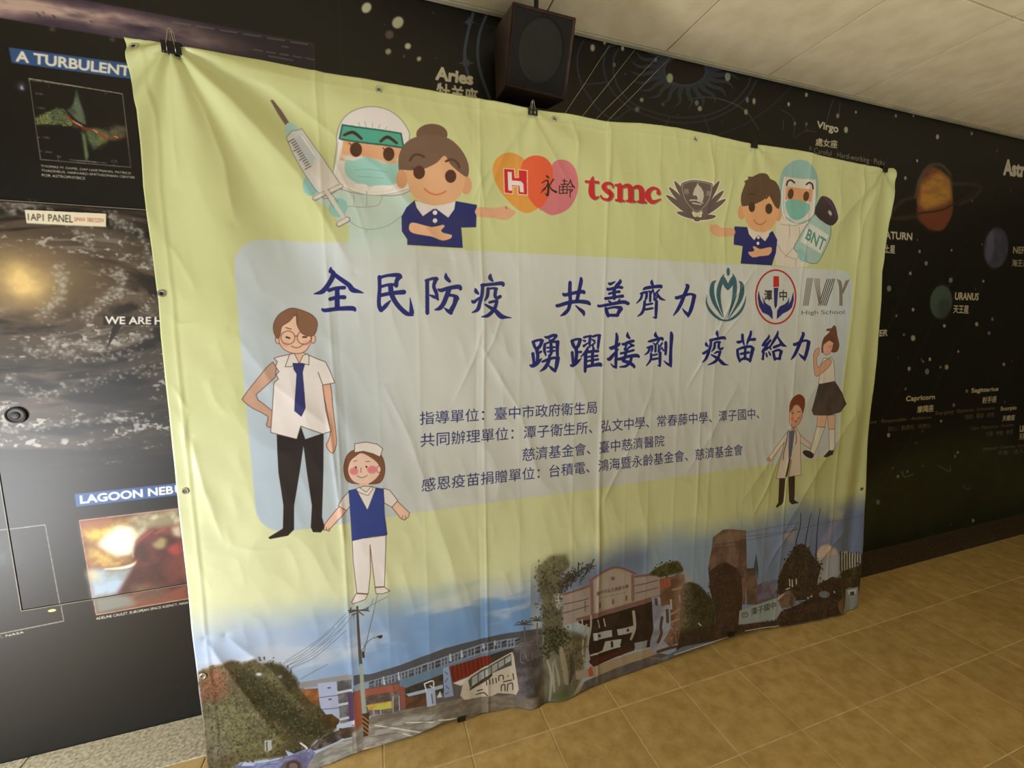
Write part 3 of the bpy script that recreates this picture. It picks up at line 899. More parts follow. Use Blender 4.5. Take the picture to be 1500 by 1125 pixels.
B.foliage([(10, 640), (30, 590), (120, 600), (240, 720), (240, 890), (60, 950), (10, 960)], [(62, 62, 42), (44, 44, 30), (84, 82, 58)], 380, 12, 313, 9, .7)
B.foliage([(60, 930), (420, 900), (700, 868), (740, 800), (960, 690), (1005, 600), (1120, 540), (1225, 570), (1240, 800), (1000, 860), (700, 910), (340, 970)], [(46, 36, 32), (70, 54, 46), (36, 28, 26), (96, 78, 64)], 620, 11, 314, 7, .8)
B.foliage([(1190, 500), (1345, 440), (1345, 620), (1180, 620)], [(84, 78, 50), (54, 50, 34), (40, 36, 28)], 160, 10, 315, 6)
B.poly([(1222, 630), (1320, 612), (1325, 700), (1345, 740), (1345, 800), (1200, 820), (1220, 700)], (150, 160, 166))
B.poly([(1235, 640), (1310, 628), (1300, 668), (1240, 670)], (206, 210, 206))
B.poly([(1255, 650), (1290, 646), (1288, 676), (1258, 676)], (60, 58, 56))
B.poly([(425, 792), (700, 698), (735, 730), (742, 790), (700, 852), (418, 896)], (162, 178, 182))
B.text('潭子國中', [(512, 775), (695, 722), (698, 772), (516, 828)], (48, 52, 56), off=.01, alpha=.85)
B.line([(446, 812), (482, 805), (484, 832), (450, 838), (446, 812)], (48, 52, 56), 5)
B.line([(458, 822), (474, 818)], (48, 52, 56), 5)
B.poly([(705, 690), (790, 640), (815, 640), (850, 700), (830, 760), (740, 770)], (130, 108, 90), tex=((90, 70, 60), 40, 118))
B.poly([(790, 640), (770, 655), (700, 700), (716, 712)], (206, 196, 186))
B.lines([[(800, 555), (803, 605)], [(820, 560), (822, 610)], [(850, 555), (852, 590)], [(775, 630), (800, 622)], [(120, 885), (135, 900)], [(935, 690), (938, 700)], [(965, 680), (966, 686)], [(1135, 645), (1137, 655)]], (214, 206, 194), w=9)
B.ell(1060, 668, 42, 26, (124, 134, 150))
B.line([(1190, 800, 30), (1180, 740, 34), (1200, 700, 10)], (124, 96, 76))
B.lines([[(886, 60, 5), (880, 160, 7), (850, 280, 9), (840, 430, 8), (832, 640, 7)], [(962, 60, 4), (930, 220, 7), (918, 320, 8), (912, 640, 6)], [(1030, 20, 4), (1008, 200, 7), (998, 420, 10), (994, 640, 6)]], (60, 56, 64))
B.lines([[(470, 205), (650, 170), (860, 132)], [(478, 262), (760, 210), (900, 170), (1130, 120), (1350, 82)], [(470, 235), (760, 200), (860, 178)]], (96, 98, 130), w=4, alpha=.8)
B.poly([(-160, 1150), (0, 1060), (350, 985), (520, 940), (720, 915), (1000, 860), (1200, 812), (1345, 780), (1345, 900), (700, 1040), (0, 1300)], (124, 138, 156), tex=((96, 106, 122), 20, 119), soft=1)
B.lines([[(-60, 1120), (150, 1050), (350, 985)], [(470, 942), (720, 905)]], (206, 214, 220), w=7)

# ---- people drawn top left: gowned medic with syringe, woman in navy shirt
B.z = Z(370, 120, 3.75)
SK = (228, 178, 138)
NAVY = (34, 42, 112)
B.poly([(528, 900), (530, 790), (470, 765), (425, 700), (340, 640), (350, 590), (480, 560), (560, 590), (700, 610), (860, 590), (870, 700), (830, 800), (850, 905)], (196, 220, 214))
B.poly([(528, 860), (850, 860), (870, 960), (528, 960)], (204, 222, 220), alpha=.7, soft=4)
B.poly([(462, 350), (463, 285), (495, 205), (560, 155), (650, 135), (740, 152), (810, 200), (855, 265), (862, 300), (850, 420), (862, 600), (640, 620), (455, 560)], (226, 222, 222), sm=4, line=(150, 148, 142), lw=5)
B.poly([(500, 310), (832, 358), (822, 470), (480, 430)], (226, 172, 132))
B.poly([(480, 400), (520, 440), (500, 520), (640, 600), (840, 560), (850, 400), (790, 420), (800, 470), (700, 430), (620, 412)], (224, 222, 218), alpha=.9, soft=2)
B.poly([(512, 432), (560, 432), (620, 412), (680, 430), (720, 445), (818, 458), (815, 530), (770, 565), (640, 573), (560, 550), (510, 500)], (158, 210, 206), sm=3)
B.lines([[(560, 485), (640, 480), (740, 495)], [(580, 520), (640, 522), (720, 530)]], (120, 180, 178), w=3)
B.ell(568, 372, 33, 40, (80, 48, 34))
B.ell(748, 396, 31, 38, (80, 48, 34))
B.lines([[(530, 335), (545, 350)], [(715, 362), (728, 375)]], (80, 48, 34), w=5)
B.poly([(493, 236), (815, 283), (830, 362), (477, 314)], (82, 168, 148), line=(28, 92, 80), lw=8)
B.lines([[(503, 292, 14), (552, 277, 18), (598, 312, 14)], [(703, 327, 14), (742, 303, 18), (792, 336, 14)]], (62, 42, 34))
B.lines([[(582, 222), (588, 242)], [(617, 218), (624, 246)], [(660, 222), (657, 250)], [(700, 235), (692, 255)], [(738, 248), (728, 262)]], (176, 174, 168), w=4)
B.lines([[(478, 320), (462, 440), (450, 530), (520, 578), (640, 614), (760, 606), (860, 578)]], (236, 236, 232), w=12)
B.lines([[(472, 330), (456, 440), (444, 530), (520, 586), (640, 622), (760, 614), (860, 586)]], (168, 172, 160), w=3)
B.poly([(560, 560), (628, 565), (640, 600), (660, 570), (760, 570), (750, 596), (640, 606), (575, 590)], (236, 234, 232), sm=2)
B.lines([[(556, 620), (557, 680)], [(627, 600), (627, 680)], [(715, 620), (702, 660), (680, 680), (600, 688), (530, 684), (506, 700), (508, 735), (560, 785), (640, 810), (740, 790), (820, 735)], [(627, 808), (627, 825)]], (160, 172, 164), w=4)
B.ell(322, 568, 47, 58, (146, 200, 200))
B.ell(470, 690, 50, 54, (150, 204, 202), rot=.5)
B.poly([(98, 100), (112, 99), (160, 160), (208, 236), (184, 242), (140, 175)], (112, 92, 84), line=(140, 120, 108), lw=3)
B.poly([(178, 240), (212, 222), (255, 262), (185, 300)], (170, 212, 208), sm=2)
B.poly([(185, 305), (262, 262), (292, 288), (482, 560), (470, 590), (430, 620), (390, 640), (285, 505)], (214, 220, 226), sm=2, line=(140, 134, 128), lw=4)
B.poly([(215, 330), (262, 290), (345, 420), (330, 455), (290, 460)], (196, 208, 228), alpha=.9, soft=1)
B.poly([(310, 490), (380, 420), (470, 560), (400, 630)], (226, 222, 220), alpha=.9)
B.line([(270, 300), (340, 400)], (240, 244, 246), 8)
tk = []
for i in range(13):
    t = i / 12
    x, y = 228 + t * 92, 312 + t * 150
    l = 38 if i % 4 == 0 else 26
    tk.append([(x, y), (x - l * .85, y + l * .5)])
B.lines(tk, (104, 84, 78), w=5)
B.line([(342, 640), (485, 572)], (150, 140, 134), 28)
B.line([(342, 638), (485, 571)], (226, 222, 218), 19)
B.line([(405, 600), (500, 745)], (222, 218, 214), 20)
B.lines([[(415, 590), (470, 660)], [(395, 610), (445, 690)]], (140, 120, 112), w=3)
B.line([(474, 782), (522, 756)], (150, 140, 134), 32)
B.line([(474, 780), (520, 755)], (228, 224, 220), 22)
B.ell(985, 288, 86, 58, (112, 84, 70))
B.ell(820, 533, 32, 52, (220, 164, 124))
B.ell(1173, 568, 31, 50, (220, 164, 124))
B.poly([(848, 440), (850, 540), (872, 610), (925, 658), (1000, 680), (1080, 668), (1140, 625), (1165, 550), (1165, 440), (1080, 370), (930, 360)], SK, sm=4)
B.poly([(803, 480), (803, 410), (832, 345), (890, 305), (985, 290), (1080, 312), (1145, 370), (1185, 450), (1182, 520), (1140, 500), (1085, 450), (1055, 404), (1010, 445), (940, 478), (880, 486), (815, 482)], (118, 92, 76), sm=3)
B.lines([[(864, 432), (885, 404), (915, 400), (942, 412)], [(1062, 436), (1095, 426), (1125, 445), (1136, 470)]], (84, 54, 42), w=12)
B.ell(915, 497, 32, 37, (84, 48, 38))
B.ell(1088, 518, 31, 36, (84, 48, 38))
B.lines([[(878, 470), (892, 482)]], (84, 48, 38), w=6)
B.lines([[(945, 588), (970, 608), (1003, 619), (1035, 614), (1062, 600)]], (214, 122, 72), w=9)
B.poly([(892, 648), (845, 690), (818, 740), (820, 820), (850, 865), (850, 895), (1155, 912), (1146, 800), (1228, 798), (1232, 675), (1118, 655), (1000, 700)], NAVY)
B.poly([(890, 650), (900, 690), (935, 738), (1002, 692), (1075, 746), (1108, 700), (1115, 657), (1060, 672), (1000, 681), (940, 668)], (232, 226, 228))
B.ell(1002, 718, 13, 13, (238, 236, 240))
B.ell(1002, 762, 13, 13, (238, 236, 240))
B.poly([(858, 800), (868, 775), (900, 775), (985, 797), (1045, 784), (1054, 796), (1036, 815), (1050, 830), (1094, 840), (1088, 860), (1045, 872), (1005, 858), (975, 848), (900, 836), (866, 822)], (236, 186, 148), sm=2)
B.poly([(1232, 688), (1330, 694), (1390, 680), (1420, 700), (1446, 714), (1425, 742), (1380, 760), (1330, 748), (1232, 740)], (224, 172, 138), sm=2)
B.line([(1392, 688), (1396, 696)], (120, 80, 60), 5)

# ---- sponsor logos
B.z = Z(700, 180, 3.75)
ho = smooth([(82, 270), (92, 212), (130, 174), (180, 163), (228, 180), (262, 215), (320, 330), (350, 440), (305, 485), (260, 495), (205, 465), (150, 410), (105, 345)], 5)
hr = smooth([(238, 240), (262, 198), (315, 179), (370, 192), (405, 235), (412, 300), (395, 390), (340, 468), (285, 420), (255, 350), (240, 300)], 5)
hp = smooth([(405, 235), (435, 205), (490, 208), (530, 245), (550, 310), (545, 390), (500, 470), (415, 507), (360, 485), (335, 465), (340, 380), (390, 290)], 5)
B.poly(hp, (214, 122, 134))
B.poly(ho, (226, 160, 74))
B.poly(hr, (232, 96, 60))
B.poly([(142, 250), (200, 254), (204, 300), (224, 300), (222, 257), (271, 262), (273, 396), (222, 392), (220, 350), (192, 348), (192, 390), (146, 386)], (206, 28, 44), line=(240, 214, 190), lw=5)
B.poly([(163, 268), (186, 270), (187, 316), (236, 320), (250, 334), (253, 382), (231, 380), (228, 346), (188, 342), (188, 374), (167, 371)], (236, 228, 226))
B.lines([[(378, 292, 10), (390, 302, 8)], [(352, 330, 5), (385, 318, 8), (384, 395, 12), (370, 386, 3)], [(350, 372, 3), (375, 352, 7), (382, 335, 5)], [(345, 385, 3), (372, 362, 5)], [(415, 310, 8), (392, 345, 5)], [(388, 338, 4), (405, 365, 8), (430, 380, 12)]], (34, 26, 26))
B.lines([[(465, 318), (490, 320)], [(475, 308), (475, 340)], [(456, 338), (494, 336)], [(448, 345), (448, 388)], [(448, 388), (490, 385)], [(490, 345), (490, 388)], [(456, 352), (484, 350)], [(456, 368), (484, 366)], [(468, 344), (468, 384)],
         [(510, 312, 5), (500, 335, 5), (488, 348, 2)], [(508, 315, 4), (518, 340, 7), (530, 355, 8)], [(500, 352), (518, 350)], [(495, 368), (520, 366), (512, 380)], [(507, 370), (507, 408)]], (34, 26, 26), w=5)
TS = (200, 34, 46)
for dx, dy, col in ((5, 5, (150, 120, 100)), (0, 0, TS)):
    o = [[(632 + dx, 296 + dy, 6), (626 + dx, 325 + dy, 26), (624 + dx, 385 + dy, 32), (640 + dx, 412 + dy, 20), (664 + dx, 405 + dy, 6)], [(592 + dx, 322 + dy, 12), (660 + dx, 326 + dy, 14)],
         [(742 + dx, 352 + dy, 10), (735 + dx, 335 + dy, 10), (708 + dx, 332 + dy, 18), (690 + dx, 350 + dy, 24), (708 + dx, 372 + dy, 28), (734 + dx, 394 + dy, 24), (718 + dx, 420 + dy, 16), (685 + dx, 415 + dy, 12), (675 + dx, 400 + dy, 10)],
         [(756 + dx, 342 + dy, 12), (776 + dx, 342 + dy, 16), (780 + dx, 350 + dy, 28), (780 + dx, 422 + dy, 28)], [(790 + dx, 356 + dy, 12), (815 + dx, 344 + dy, 20), (838 + dx, 360 + dy, 30), (840 + dx, 424 + dy, 30)],
         [(850 + dx, 360 + dy, 12), (876 + dx, 350 + dy, 20), (898 + dx, 368 + dy, 30), (900 + dx, 428 + dy, 30)], [(758 + dx, 424 + dy, 12), (802 + dx, 428 + dy, 12)], [(818 + dx, 428 + dy, 12), (862 + dx, 432 + dy, 12)], [(878 + dx, 432 + dy, 12), (922 + dx, 436 + dy, 12)],
         [(992 + dx, 384 + dy, 24), (988 + dx, 366 + dy, 14), (960 + dx, 358 + dy, 16), (934 + dx, 382 + dy, 28), (936 + dx, 412 + dy, 30), (960 + dx, 434 + dy, 20), (1003 + dx, 418 + dy, 6)]]
    B.lines(o, col)
GR, GL = (104, 92, 88), (232, 226, 210)


def leafp(tip, base, w):
    tip, base = np.array(tip, float), np.array(base, float)
    d = base - tip
    n = np.array([-d[1], d[0]]) / np.hypot(*d)
    bend = d / np.hypot(*d)
    mids = [tip, tip + d * .25 + n * w * .5, tip + d * .6 + n * w * .55, base, tip + d * .6 - n * w * .35, tip + d * .2 - n * w * .35]
    return smooth(mids, 5)


lv = []
for tip, base, w in (((1080, 318), (1180, 495), 30), ((1050, 352), (1182, 512), 30), ((1034, 396), (1186, 522), 30), ((1092, 490), (1205, 530), 26)):
    lv.append(leafp(tip, base, -w))
for tip, base, w in (((1326, 318), (1230, 495), 30), ((1350, 372), (1228, 512), 30), ((1362, 418), (1226, 522), 30), ((1308, 512), (1205, 532), 26)):
    lv.append(leafp(tip, base, w))
shield = smooth([(1115, 342), (1150, 320), (1205, 315), (1280, 330), (1290, 345), (1284, 400), (1255, 455), (1205, 494), (1160, 462), (1128, 410)], 4)
for p in lv + [shield]:
    B.line(np.vstack([p, p[:1]]), GL, 12, raw=True)
B.ell(1205, 530, 26, 18, GL)
for p in lv:
    B.poly(p, GR)
B.ell(1205, 528, 20, 13, GR)
B.poly(shield, GR)
B.line(np.vstack([shield, shield[:1]])[:, :] * [.92, .92] + [1205 * .08, 400 * .08], (190, 180, 170), 3, raw=True)
B.poly([(1205, 338), (1240, 380), (1235, 430), (1215, 425), (1200, 400), (1180, 395)], (206, 200, 190), sm=2)
B.lines([[(1165, 425), (1200, 425), (1235, 440)], [(1208, 335), (1210, 430)], [(1180, 440), (1225, 448)]], (214, 208, 198), w=7)
B.text('慈', [(1132, 362), (1160, 364), (1160, 392), (1132, 390)], (190, 182, 172))
B.text('濟', [(1250, 372), (1278, 374), (1278, 402), (1250, 400)], (190, 182, 172))

# ---- right hand pair: boy in navy shirt, gowned medic holding a vial
B.z = Z(1000, 200, 4.6875)
WH = (226, 218, 206)
B.poly([(640, 880), (650, 740), (640, 680), (650, 560), (700, 530), (760, 590), (850, 590), (870, 640), (885, 760), (870, 840), (850, 893)], WH, sm=2)
B.poly([(664, 320), (685, 235), (735, 182), (800, 158), (865, 175), (912, 230), (932, 310), (925, 450), (895, 570), (850, 605), (760, 600), (690, 560), (662, 450)], (150, 190, 188), sm=3)
B.poly([(702, 275), (908, 297), (905, 470), (880, 560), (780, 600), (700, 545), (690, 400)], (222, 216, 208))
B.poly([(712, 342), (895, 362), (885, 450), (705, 432)], (226, 166, 120))
B.lines([[(700, 280), (684, 400), (690, 530), (720, 580), (790, 606), (860, 590), (890, 540), (905, 440), (910, 300)]], (236, 232, 224), w=10)
B.poly([(706, 452), (770, 432), (866, 462), (862, 520), (800, 572), (735, 552)], (128, 192, 182), sm=3)
B.ell(742, 394, 20, 36, (84, 56, 40), rot=.15)
B.ell(848, 410, 20, 34, (84, 56, 40), rot=.15)
B.lines([[(714, 335), (722, 308), (745, 300), (768, 318)], [(850, 330), (870, 316), (890, 330), (895, 358)]], (52, 40, 34), w=11)
B.lines([[(672, 600), (760, 612), (850, 590)], [(730, 600), (735, 690)], [(800, 620), (802, 680), (780, 740), (700, 830)], [(650, 740), (700, 810), (780, 840), (795, 790), (770, 740)], [(780, 840), (775, 890)]], (176, 162, 140), w=4)
B.poly([(895, 545), (930, 540), (1008, 600), (1018, 650), (1005, 720), (940, 850), (905, 872), (850, 860), (780, 790), (770, 745), (850, 610)], (172, 202, 198), sm=2, line=(96, 110, 100), lw=4)
B.poly([(788, 770), (840, 790), (860, 850), (820, 860), (790, 820)], (150, 196, 190), sm=2)
B.poly([(868, 590), (1003, 680), (950, 805), (805, 720)], (222, 226, 218))
B.poly([(930, 445), (960, 408), (1010, 425), (1040, 465), (1068, 545), (1060, 580), (1030, 610), (985, 600), (905, 530)], (56, 42, 50), sm=2)
B.poly([(960, 410), (1010, 425), (1068, 545), (1055, 560), (1020, 480)], (84, 50, 92))
B.ell(1012, 525, 10, 20, (206, 200, 204), rot=-.5, soft=2)
B.text('BNT', [(866, 634), (985, 708), (960, 786), (842, 700)], (88, 154, 142), off=.02)
B.ell(405, 520, 26, 50, (222, 164, 116))
B.ell(657, 535, 22, 48, (222, 164, 116))
B.poly([(415, 470), (425, 550), (450, 610), (500, 650), (550, 660), (600, 640), (640, 580), (660, 500), (620, 400), (500, 380)], (232, 176, 128), sm=3)
B.poly([(404, 472), (402, 400), (430, 322), (420, 308), (452, 292), (446, 274), (480, 276), (530, 252), (580, 258), (602, 292), (640, 310), (670, 370), (672, 440), (660, 498), (628, 470), (590, 398), (560, 432), (500, 462), (440, 476)], (96, 72, 54), sm=2)
B.ell(475, 485, 22, 34, (76, 50, 34))
B.ell(592, 496, 24, 36, (76, 50, 34))
B.lines([[(572, 425), (590, 405)], [(450, 400), (480, 392), (495, 402)]], (70, 50, 38), w=10)
B.lines([[(490, 572), (505, 595), (530, 604), (555, 596), (572, 578)]], (200, 112, 70), w=7)
B.poly([(356, 617), (350, 742), (412, 752), (398, 872), (612, 885), (640, 800), (650, 710), (618, 648), (560, 690), (520, 680), (442, 622)], (42, 46, 112))
B.poly([(444, 622), (455, 670), (490, 712), (520, 676), (566, 720), (592, 680), (600, 640), (560, 658), (500, 652)], (232, 222, 206))
B.ell(520, 693, 9, 11, (238, 232, 226))
B.ell(517, 733, 10, 12, (238, 232, 226))
B.poly([(448, 795), (475, 790), (492, 782), (480, 755), (500, 755), (530, 772), (580, 762), (608, 760), (612, 785), (590, 815), (530, 822), (480, 830)], (232, 178, 138), sm=2)
B.poly([(352, 630), (290, 628), (262, 622), (225, 600), (205, 610), (190, 605), (186, 640), (205, 668), (240, 686), (352, 682)], (226, 172, 134), sm=2)

# ---- headline, brushed strokes read off the photograph
IN = (36, 42, 118)


def brush(zc, strokes, col=IN, halo=True):
    B.z = zc
    if halo:
        B.lines([[(p[0], p[1], p[2] + 20) for p in s] for s in strokes], (226, 228, 228), alpha=.45, soft=1)
    B.lines([[(p[0], p[1], p[2] * 1.12 + 3) for p in s] for s in strokes], col)


ZA, ZB, ZC, ZD = Z(450, 380, 9.375), Z(610, 380, 9.375), Z(800, 390, 11.538), Z(920, 390, 11.538)
ZE, ZF, ZG, ZH = Z(765, 480, 11.538), Z(880, 480, 11.538), Z(1020, 470, 14.06), Z(1100, 470, 14.06)
brush(ZA, [[(325, 120, 26), (318, 165, 44)], [(335, 165, 50), (360, 210, 60), (300, 330, 56), (210, 440, 56), (95, 472, 10)], [(360, 190, 40), (430, 250, 50), (570, 350, 56), (620, 415, 64), (700, 440, 40), (775, 460, 6)],
           [(300, 425, 44), (400, 395, 40), (510, 388, 44)], [(315, 545, 44), (420, 520, 44), (510, 520, 50)], [(412, 400, 54), (412, 660, 62)], [(205, 675, 14), (240, 700, 44), (420, 678, 48), (620, 672, 56), (655, 700, 30)]])
brush(ZA, [[(992, 240, 44), (995, 400, 44), (985, 560, 46), (990, 640, 50), (1015, 690, 60)], [(1015, 710, 30), (1075, 640, 50), (1145, 565, 12)], [(985, 255, 36), (1100, 222, 34), (1250, 215, 50), (1290, 245, 30)], [(1265, 240, 60), (1230, 290, 50), (1222, 360, 50)],
           [(1010, 375, 34), (1130, 345, 32), (1230, 350, 36)], [(1000, 495, 44), (1150, 465, 44), (1310, 450, 56), (1325, 450, 54)], [(1145, 370, 60), (1160, 480, 60), (1215, 590, 56), (1290, 680, 56), (1370, 745, 52), (1455, 770, 14)], [(1412, 530, 6), (1425, 620, 30), (1435, 730, 60)]])
brush(ZB, [[(148, 290, 46), (150, 735, 46)], [(130, 290, 30), (230, 262, 34), (280, 270, 44)], [(270, 265, 50), (238, 370, 40), (270, 450, 44), (290, 540, 30), (305, 555, 12)], [(185, 490, 14), (230, 510, 36), (290, 535, 30)],
           [(405, 195, 16), (410, 250, 50), (455, 300, 36)], [(300, 410, 20), (340, 425, 44), (440, 395, 44), (580, 375, 54), (605, 405, 40)], [(450, 400, 60), (420, 490, 56), (370, 610, 54), (320, 670, 50), (255, 692, 14)], [(430, 490, 40), (500, 495, 34), (545, 520, 56), (560, 540, 50)],
           [(545, 535, 64), (520, 620, 50), (478, 700, 56), (475, 745, 30)], [(380, 665, 8), (430, 705, 40), (475, 735, 44)]])
brush(ZB, [[(1020, 205, 16), (1012, 250, 50), (1045, 295, 24)], [(895, 355, 34), (1050, 340, 38), (1175, 328, 46), (1190, 355, 34)], [(910, 350, 40), (900, 480, 40), (870, 600, 44), (840, 690, 44), (765, 730, 12)], [(810, 400, 16), (820, 440, 46), (850, 470, 24)],
           [(765, 570, 24), (790, 585, 40), (860, 530, 24)], [(985, 400, 36), (975, 500, 40), (940, 565, 16)], [(975, 405, 26), (1060, 395, 26), (1100, 405, 36)], [(1090, 410, 40), (1080, 500, 40), (1110, 530, 40), (1150, 510, 40)],
           [(1005, 590, 30), (1070, 575, 34), (1105, 575, 40)], [(1105, 580, 36), (1080, 660, 44), (1030, 730, 44), (970, 775, 40), (895, 788, 10)], [(945, 620, 20), (1020, 665, 40), (1080, 700, 46), (1160, 780, 60), (1230, 795, 30), (1305, 802, 6)]])
brush(ZC, [[(405, 275, 50), (400, 430, 54), (412, 600, 50)], [(590, 205, 40), (590, 260, 54), (560, 400, 52), (520, 590, 52)], [(290, 465, 30), (320, 485, 50), (480, 450, 50), (620, 430, 54), (640, 450, 44)], [(180, 655, 30), (200, 668, 50), (380, 615, 54), (540, 595, 54), (690, 610, 60), (735, 640, 40)],
           [(400, 640, 54), (375, 730, 50), (310, 800, 50), (245, 838, 14)], [(500, 665, 14), (560, 720, 40), (625, 775, 56), (640, 830, 22)]])
brush(ZC, [[(1060, 290, 30), (1090, 300, 44), (1165, 262, 16)], [(1250, 225, 16), (1250, 265, 50), (1190, 330, 50), (1170, 370, 44)], [(1040, 378, 34), (1060, 392, 44), (1200, 355, 40), (1280, 360, 44)], [(1065, 465, 36), (1150, 440, 34), (1235, 430, 44)],
           [(1005, 545, 44), (1060, 540, 44), (1180, 520, 40), (1290, 505, 50)], [(1150, 380, 54), (1150, 540, 54)], [(1060, 590, 26), (1090, 610, 30)], [(1245, 560, 20), (1225, 590, 34)], [(880, 660, 26), (905, 675, 40), (1100, 640, 46), (1300, 605, 54), (1385, 630, 50)],
           [(1010, 715, 44), (1030, 790, 54), (1050, 850, 34)], [(1000, 725, 30), (1150, 692, 34), (1255, 705, 60)], [(1265, 720, 60), (1225, 780, 54), (1200, 840, 34)], [(1040, 828, 44), (1210, 828, 46)]])
brush(ZD, [[(402, 235, 16), (402, 285, 50), (425, 320, 20)], [(260, 395, 24), (300, 370, 46), (420, 350, 48), (550, 338, 50), (555, 360, 30)], [(210, 465, 24), (250, 450, 34), (315, 435, 34)], [(315, 440, 36), (310, 520, 40), (290, 580, 22)], [(240, 460, 34), (215, 550, 34), (145, 625, 14)],
           [(330, 430, 14), (370, 430, 30), (375, 520, 36), (372, 590, 34)], [(420, 400, 30), (385, 460, 30)], [(430, 410, 16), (445, 500, 30), (440, 570, 26)], [(530, 395, 20), (480, 450, 30), (455, 480, 20)], [(470, 500, 20), (530, 500, 14)], [(445, 570, 24), (500, 520, 24)],
           [(500, 470, 24), (550, 545, 40), (630, 573, 10)], [(310, 650, 30), (410, 630, 30)], [(300, 730, 34), (415, 710, 30)], [(280, 600, 40), (270, 700, 40), (235, 790, 40), (165, 845, 14)], [(480, 590, 44), (475, 720, 48), (470, 870, 34)], [(425, 862, 16), (470, 875, 28)]])
brush(ZD, [[(985, 315, 30), (1010, 345, 54), (950, 490, 54), (890, 640, 54), (830, 750, 44), (768, 832, 12)], [(805, 520, 24), (830, 535, 50), (960, 490, 44), (1060, 470, 34), (1120, 495, 50)], [(1120, 500, 60), (1095, 620, 54), (1060, 740, 56), (1015, 850, 30)], [(915, 710, 6), (960, 770, 36), (1015, 820, 54)]])
brush(ZE, [[(185, 240, 44), (210, 320, 44), (250, 390, 30)], [(180, 240, 40), (250, 215, 36), (320, 205, 36), (345, 220, 40)], [(335, 225, 50), (300, 310, 50), (250, 370, 54), (262, 460, 52), (258, 560, 50)], [(270, 430, 30), (320, 405, 34)], [(180, 440, 50), (190, 520, 46), (200, 600, 44)],
           [(125, 630, 14), (175, 645, 56), (260, 590, 60), (330, 520, 14)], [(380, 155, 20), (430, 165, 44), (520, 130, 44), (570, 135, 50)], [(575, 140, 44), (530, 195, 34), (470, 215, 20)], [(450, 195, 16), (480, 230, 40)], [(380, 280, 40), (375, 380, 44), (400, 470, 20)],
           [(375, 280, 26), (480, 240, 30), (590, 240, 44)], [(600, 240, 54), (592, 350, 50), (595, 465, 44)], [(485, 240, 40), (490, 400, 50), (480, 465, 30)], [(420, 340, 26), (545, 330, 30)], [(430, 405, 26), (545, 390, 30)],
           [(340, 575, 30), (420, 545, 44), (530, 510, 40), (610, 520, 50)], [(460, 470, 40), (450, 560, 50), (390, 670, 54), (305, 738, 14)], [(600, 515, 66), (580, 640, 56), (555, 740, 30)], [(440, 630, 10), (500, 690, 44), (555, 735, 40)]])
brush(ZE, [[(840, 225, 44), (865, 300, 50), (895, 355, 30)], [(835, 225, 40), (920, 195, 34), (985, 200, 44)], [(980, 205, 50), (950, 300, 50), (915, 350, 50), (918, 450, 50), (905, 560, 46)], [(930, 415, 30), (995, 410, 34)], [(845, 420, 44), (860, 600, 40)], [(810, 630, 14), (850, 640, 50), (930, 580, 50), (1000, 520, 10)],
           [(1045, 165, 34), (1100, 150, 30), (1160, 140, 34)], [(1150, 145, 40), (1140, 240, 40), (1140, 325, 26)], [(1025, 215, 16), (1060, 225, 34)], [(1040, 310, 40), (1110, 260, 20)], [(1195, 150, 34), (1260, 130, 34), (1315, 130, 36)], [(1305, 135, 44), (1290, 240, 44), (1280, 350, 30)],
           [(1180, 200, 20), (1220, 225, 34)], [(1180, 300, 34), (1230, 250, 20)], [(1110, 335, 30), (1080, 400, 44), (990, 495, 14)], [(1195, 310, 20), (1205, 360, 40)], [(1070, 420, 50), (1068, 600, 50), (1062, 740, 40)], [(1080, 420, 40), (1180, 400, 40), (1280, 395, 40)],
           [(1100, 495, 26), (1270, 475, 34)], [(1100, 565, 26), (1280, 535, 34)], [(1190, 400, 46), (1185, 620, 46)], [(1080, 660, 44), (1200, 635, 44), (1310, 620, 60), (1330, 645, 30)]])
brush(ZF, [[(265, 100, 30), (275, 180, 50), (260, 300, 44), (262, 450, 44), (255, 600, 44), (262, 680, 24)], [(165, 605, 8), (215, 655, 30), (260, 675, 30)], [(150, 330, 16), (185, 345, 54), (300, 290, 44), (318, 262, 24)], [(115, 525, 24), (150, 530, 54), (230, 440, 40), (300, 365, 14)],
           [(455, 80, 14), (455, 140, 50), (490, 180, 26)], [(365, 275, 30), (400, 280, 44), (480, 240, 44), (550, 225, 44)], [(445, 270, 26), (405, 370, 34)], [(480, 265, 24), (545, 300, 34), (560, 300, 24)], [(540, 300, 34), (470, 340, 30), (430, 400, 40)], [(340, 435, 34), (450, 410, 34), (555, 380, 34)],
           [(290, 525, 30), (320, 530, 44), (450, 490, 44), (600, 470, 54), (640, 490, 40)], [(430, 420, 40), (400, 520, 44), (380, 560, 44), (480, 590, 50), (560, 650, 44), (565, 685, 12)], [(520, 500, 40), (490, 590, 44), (420, 650, 40), (325, 662, 20)]])
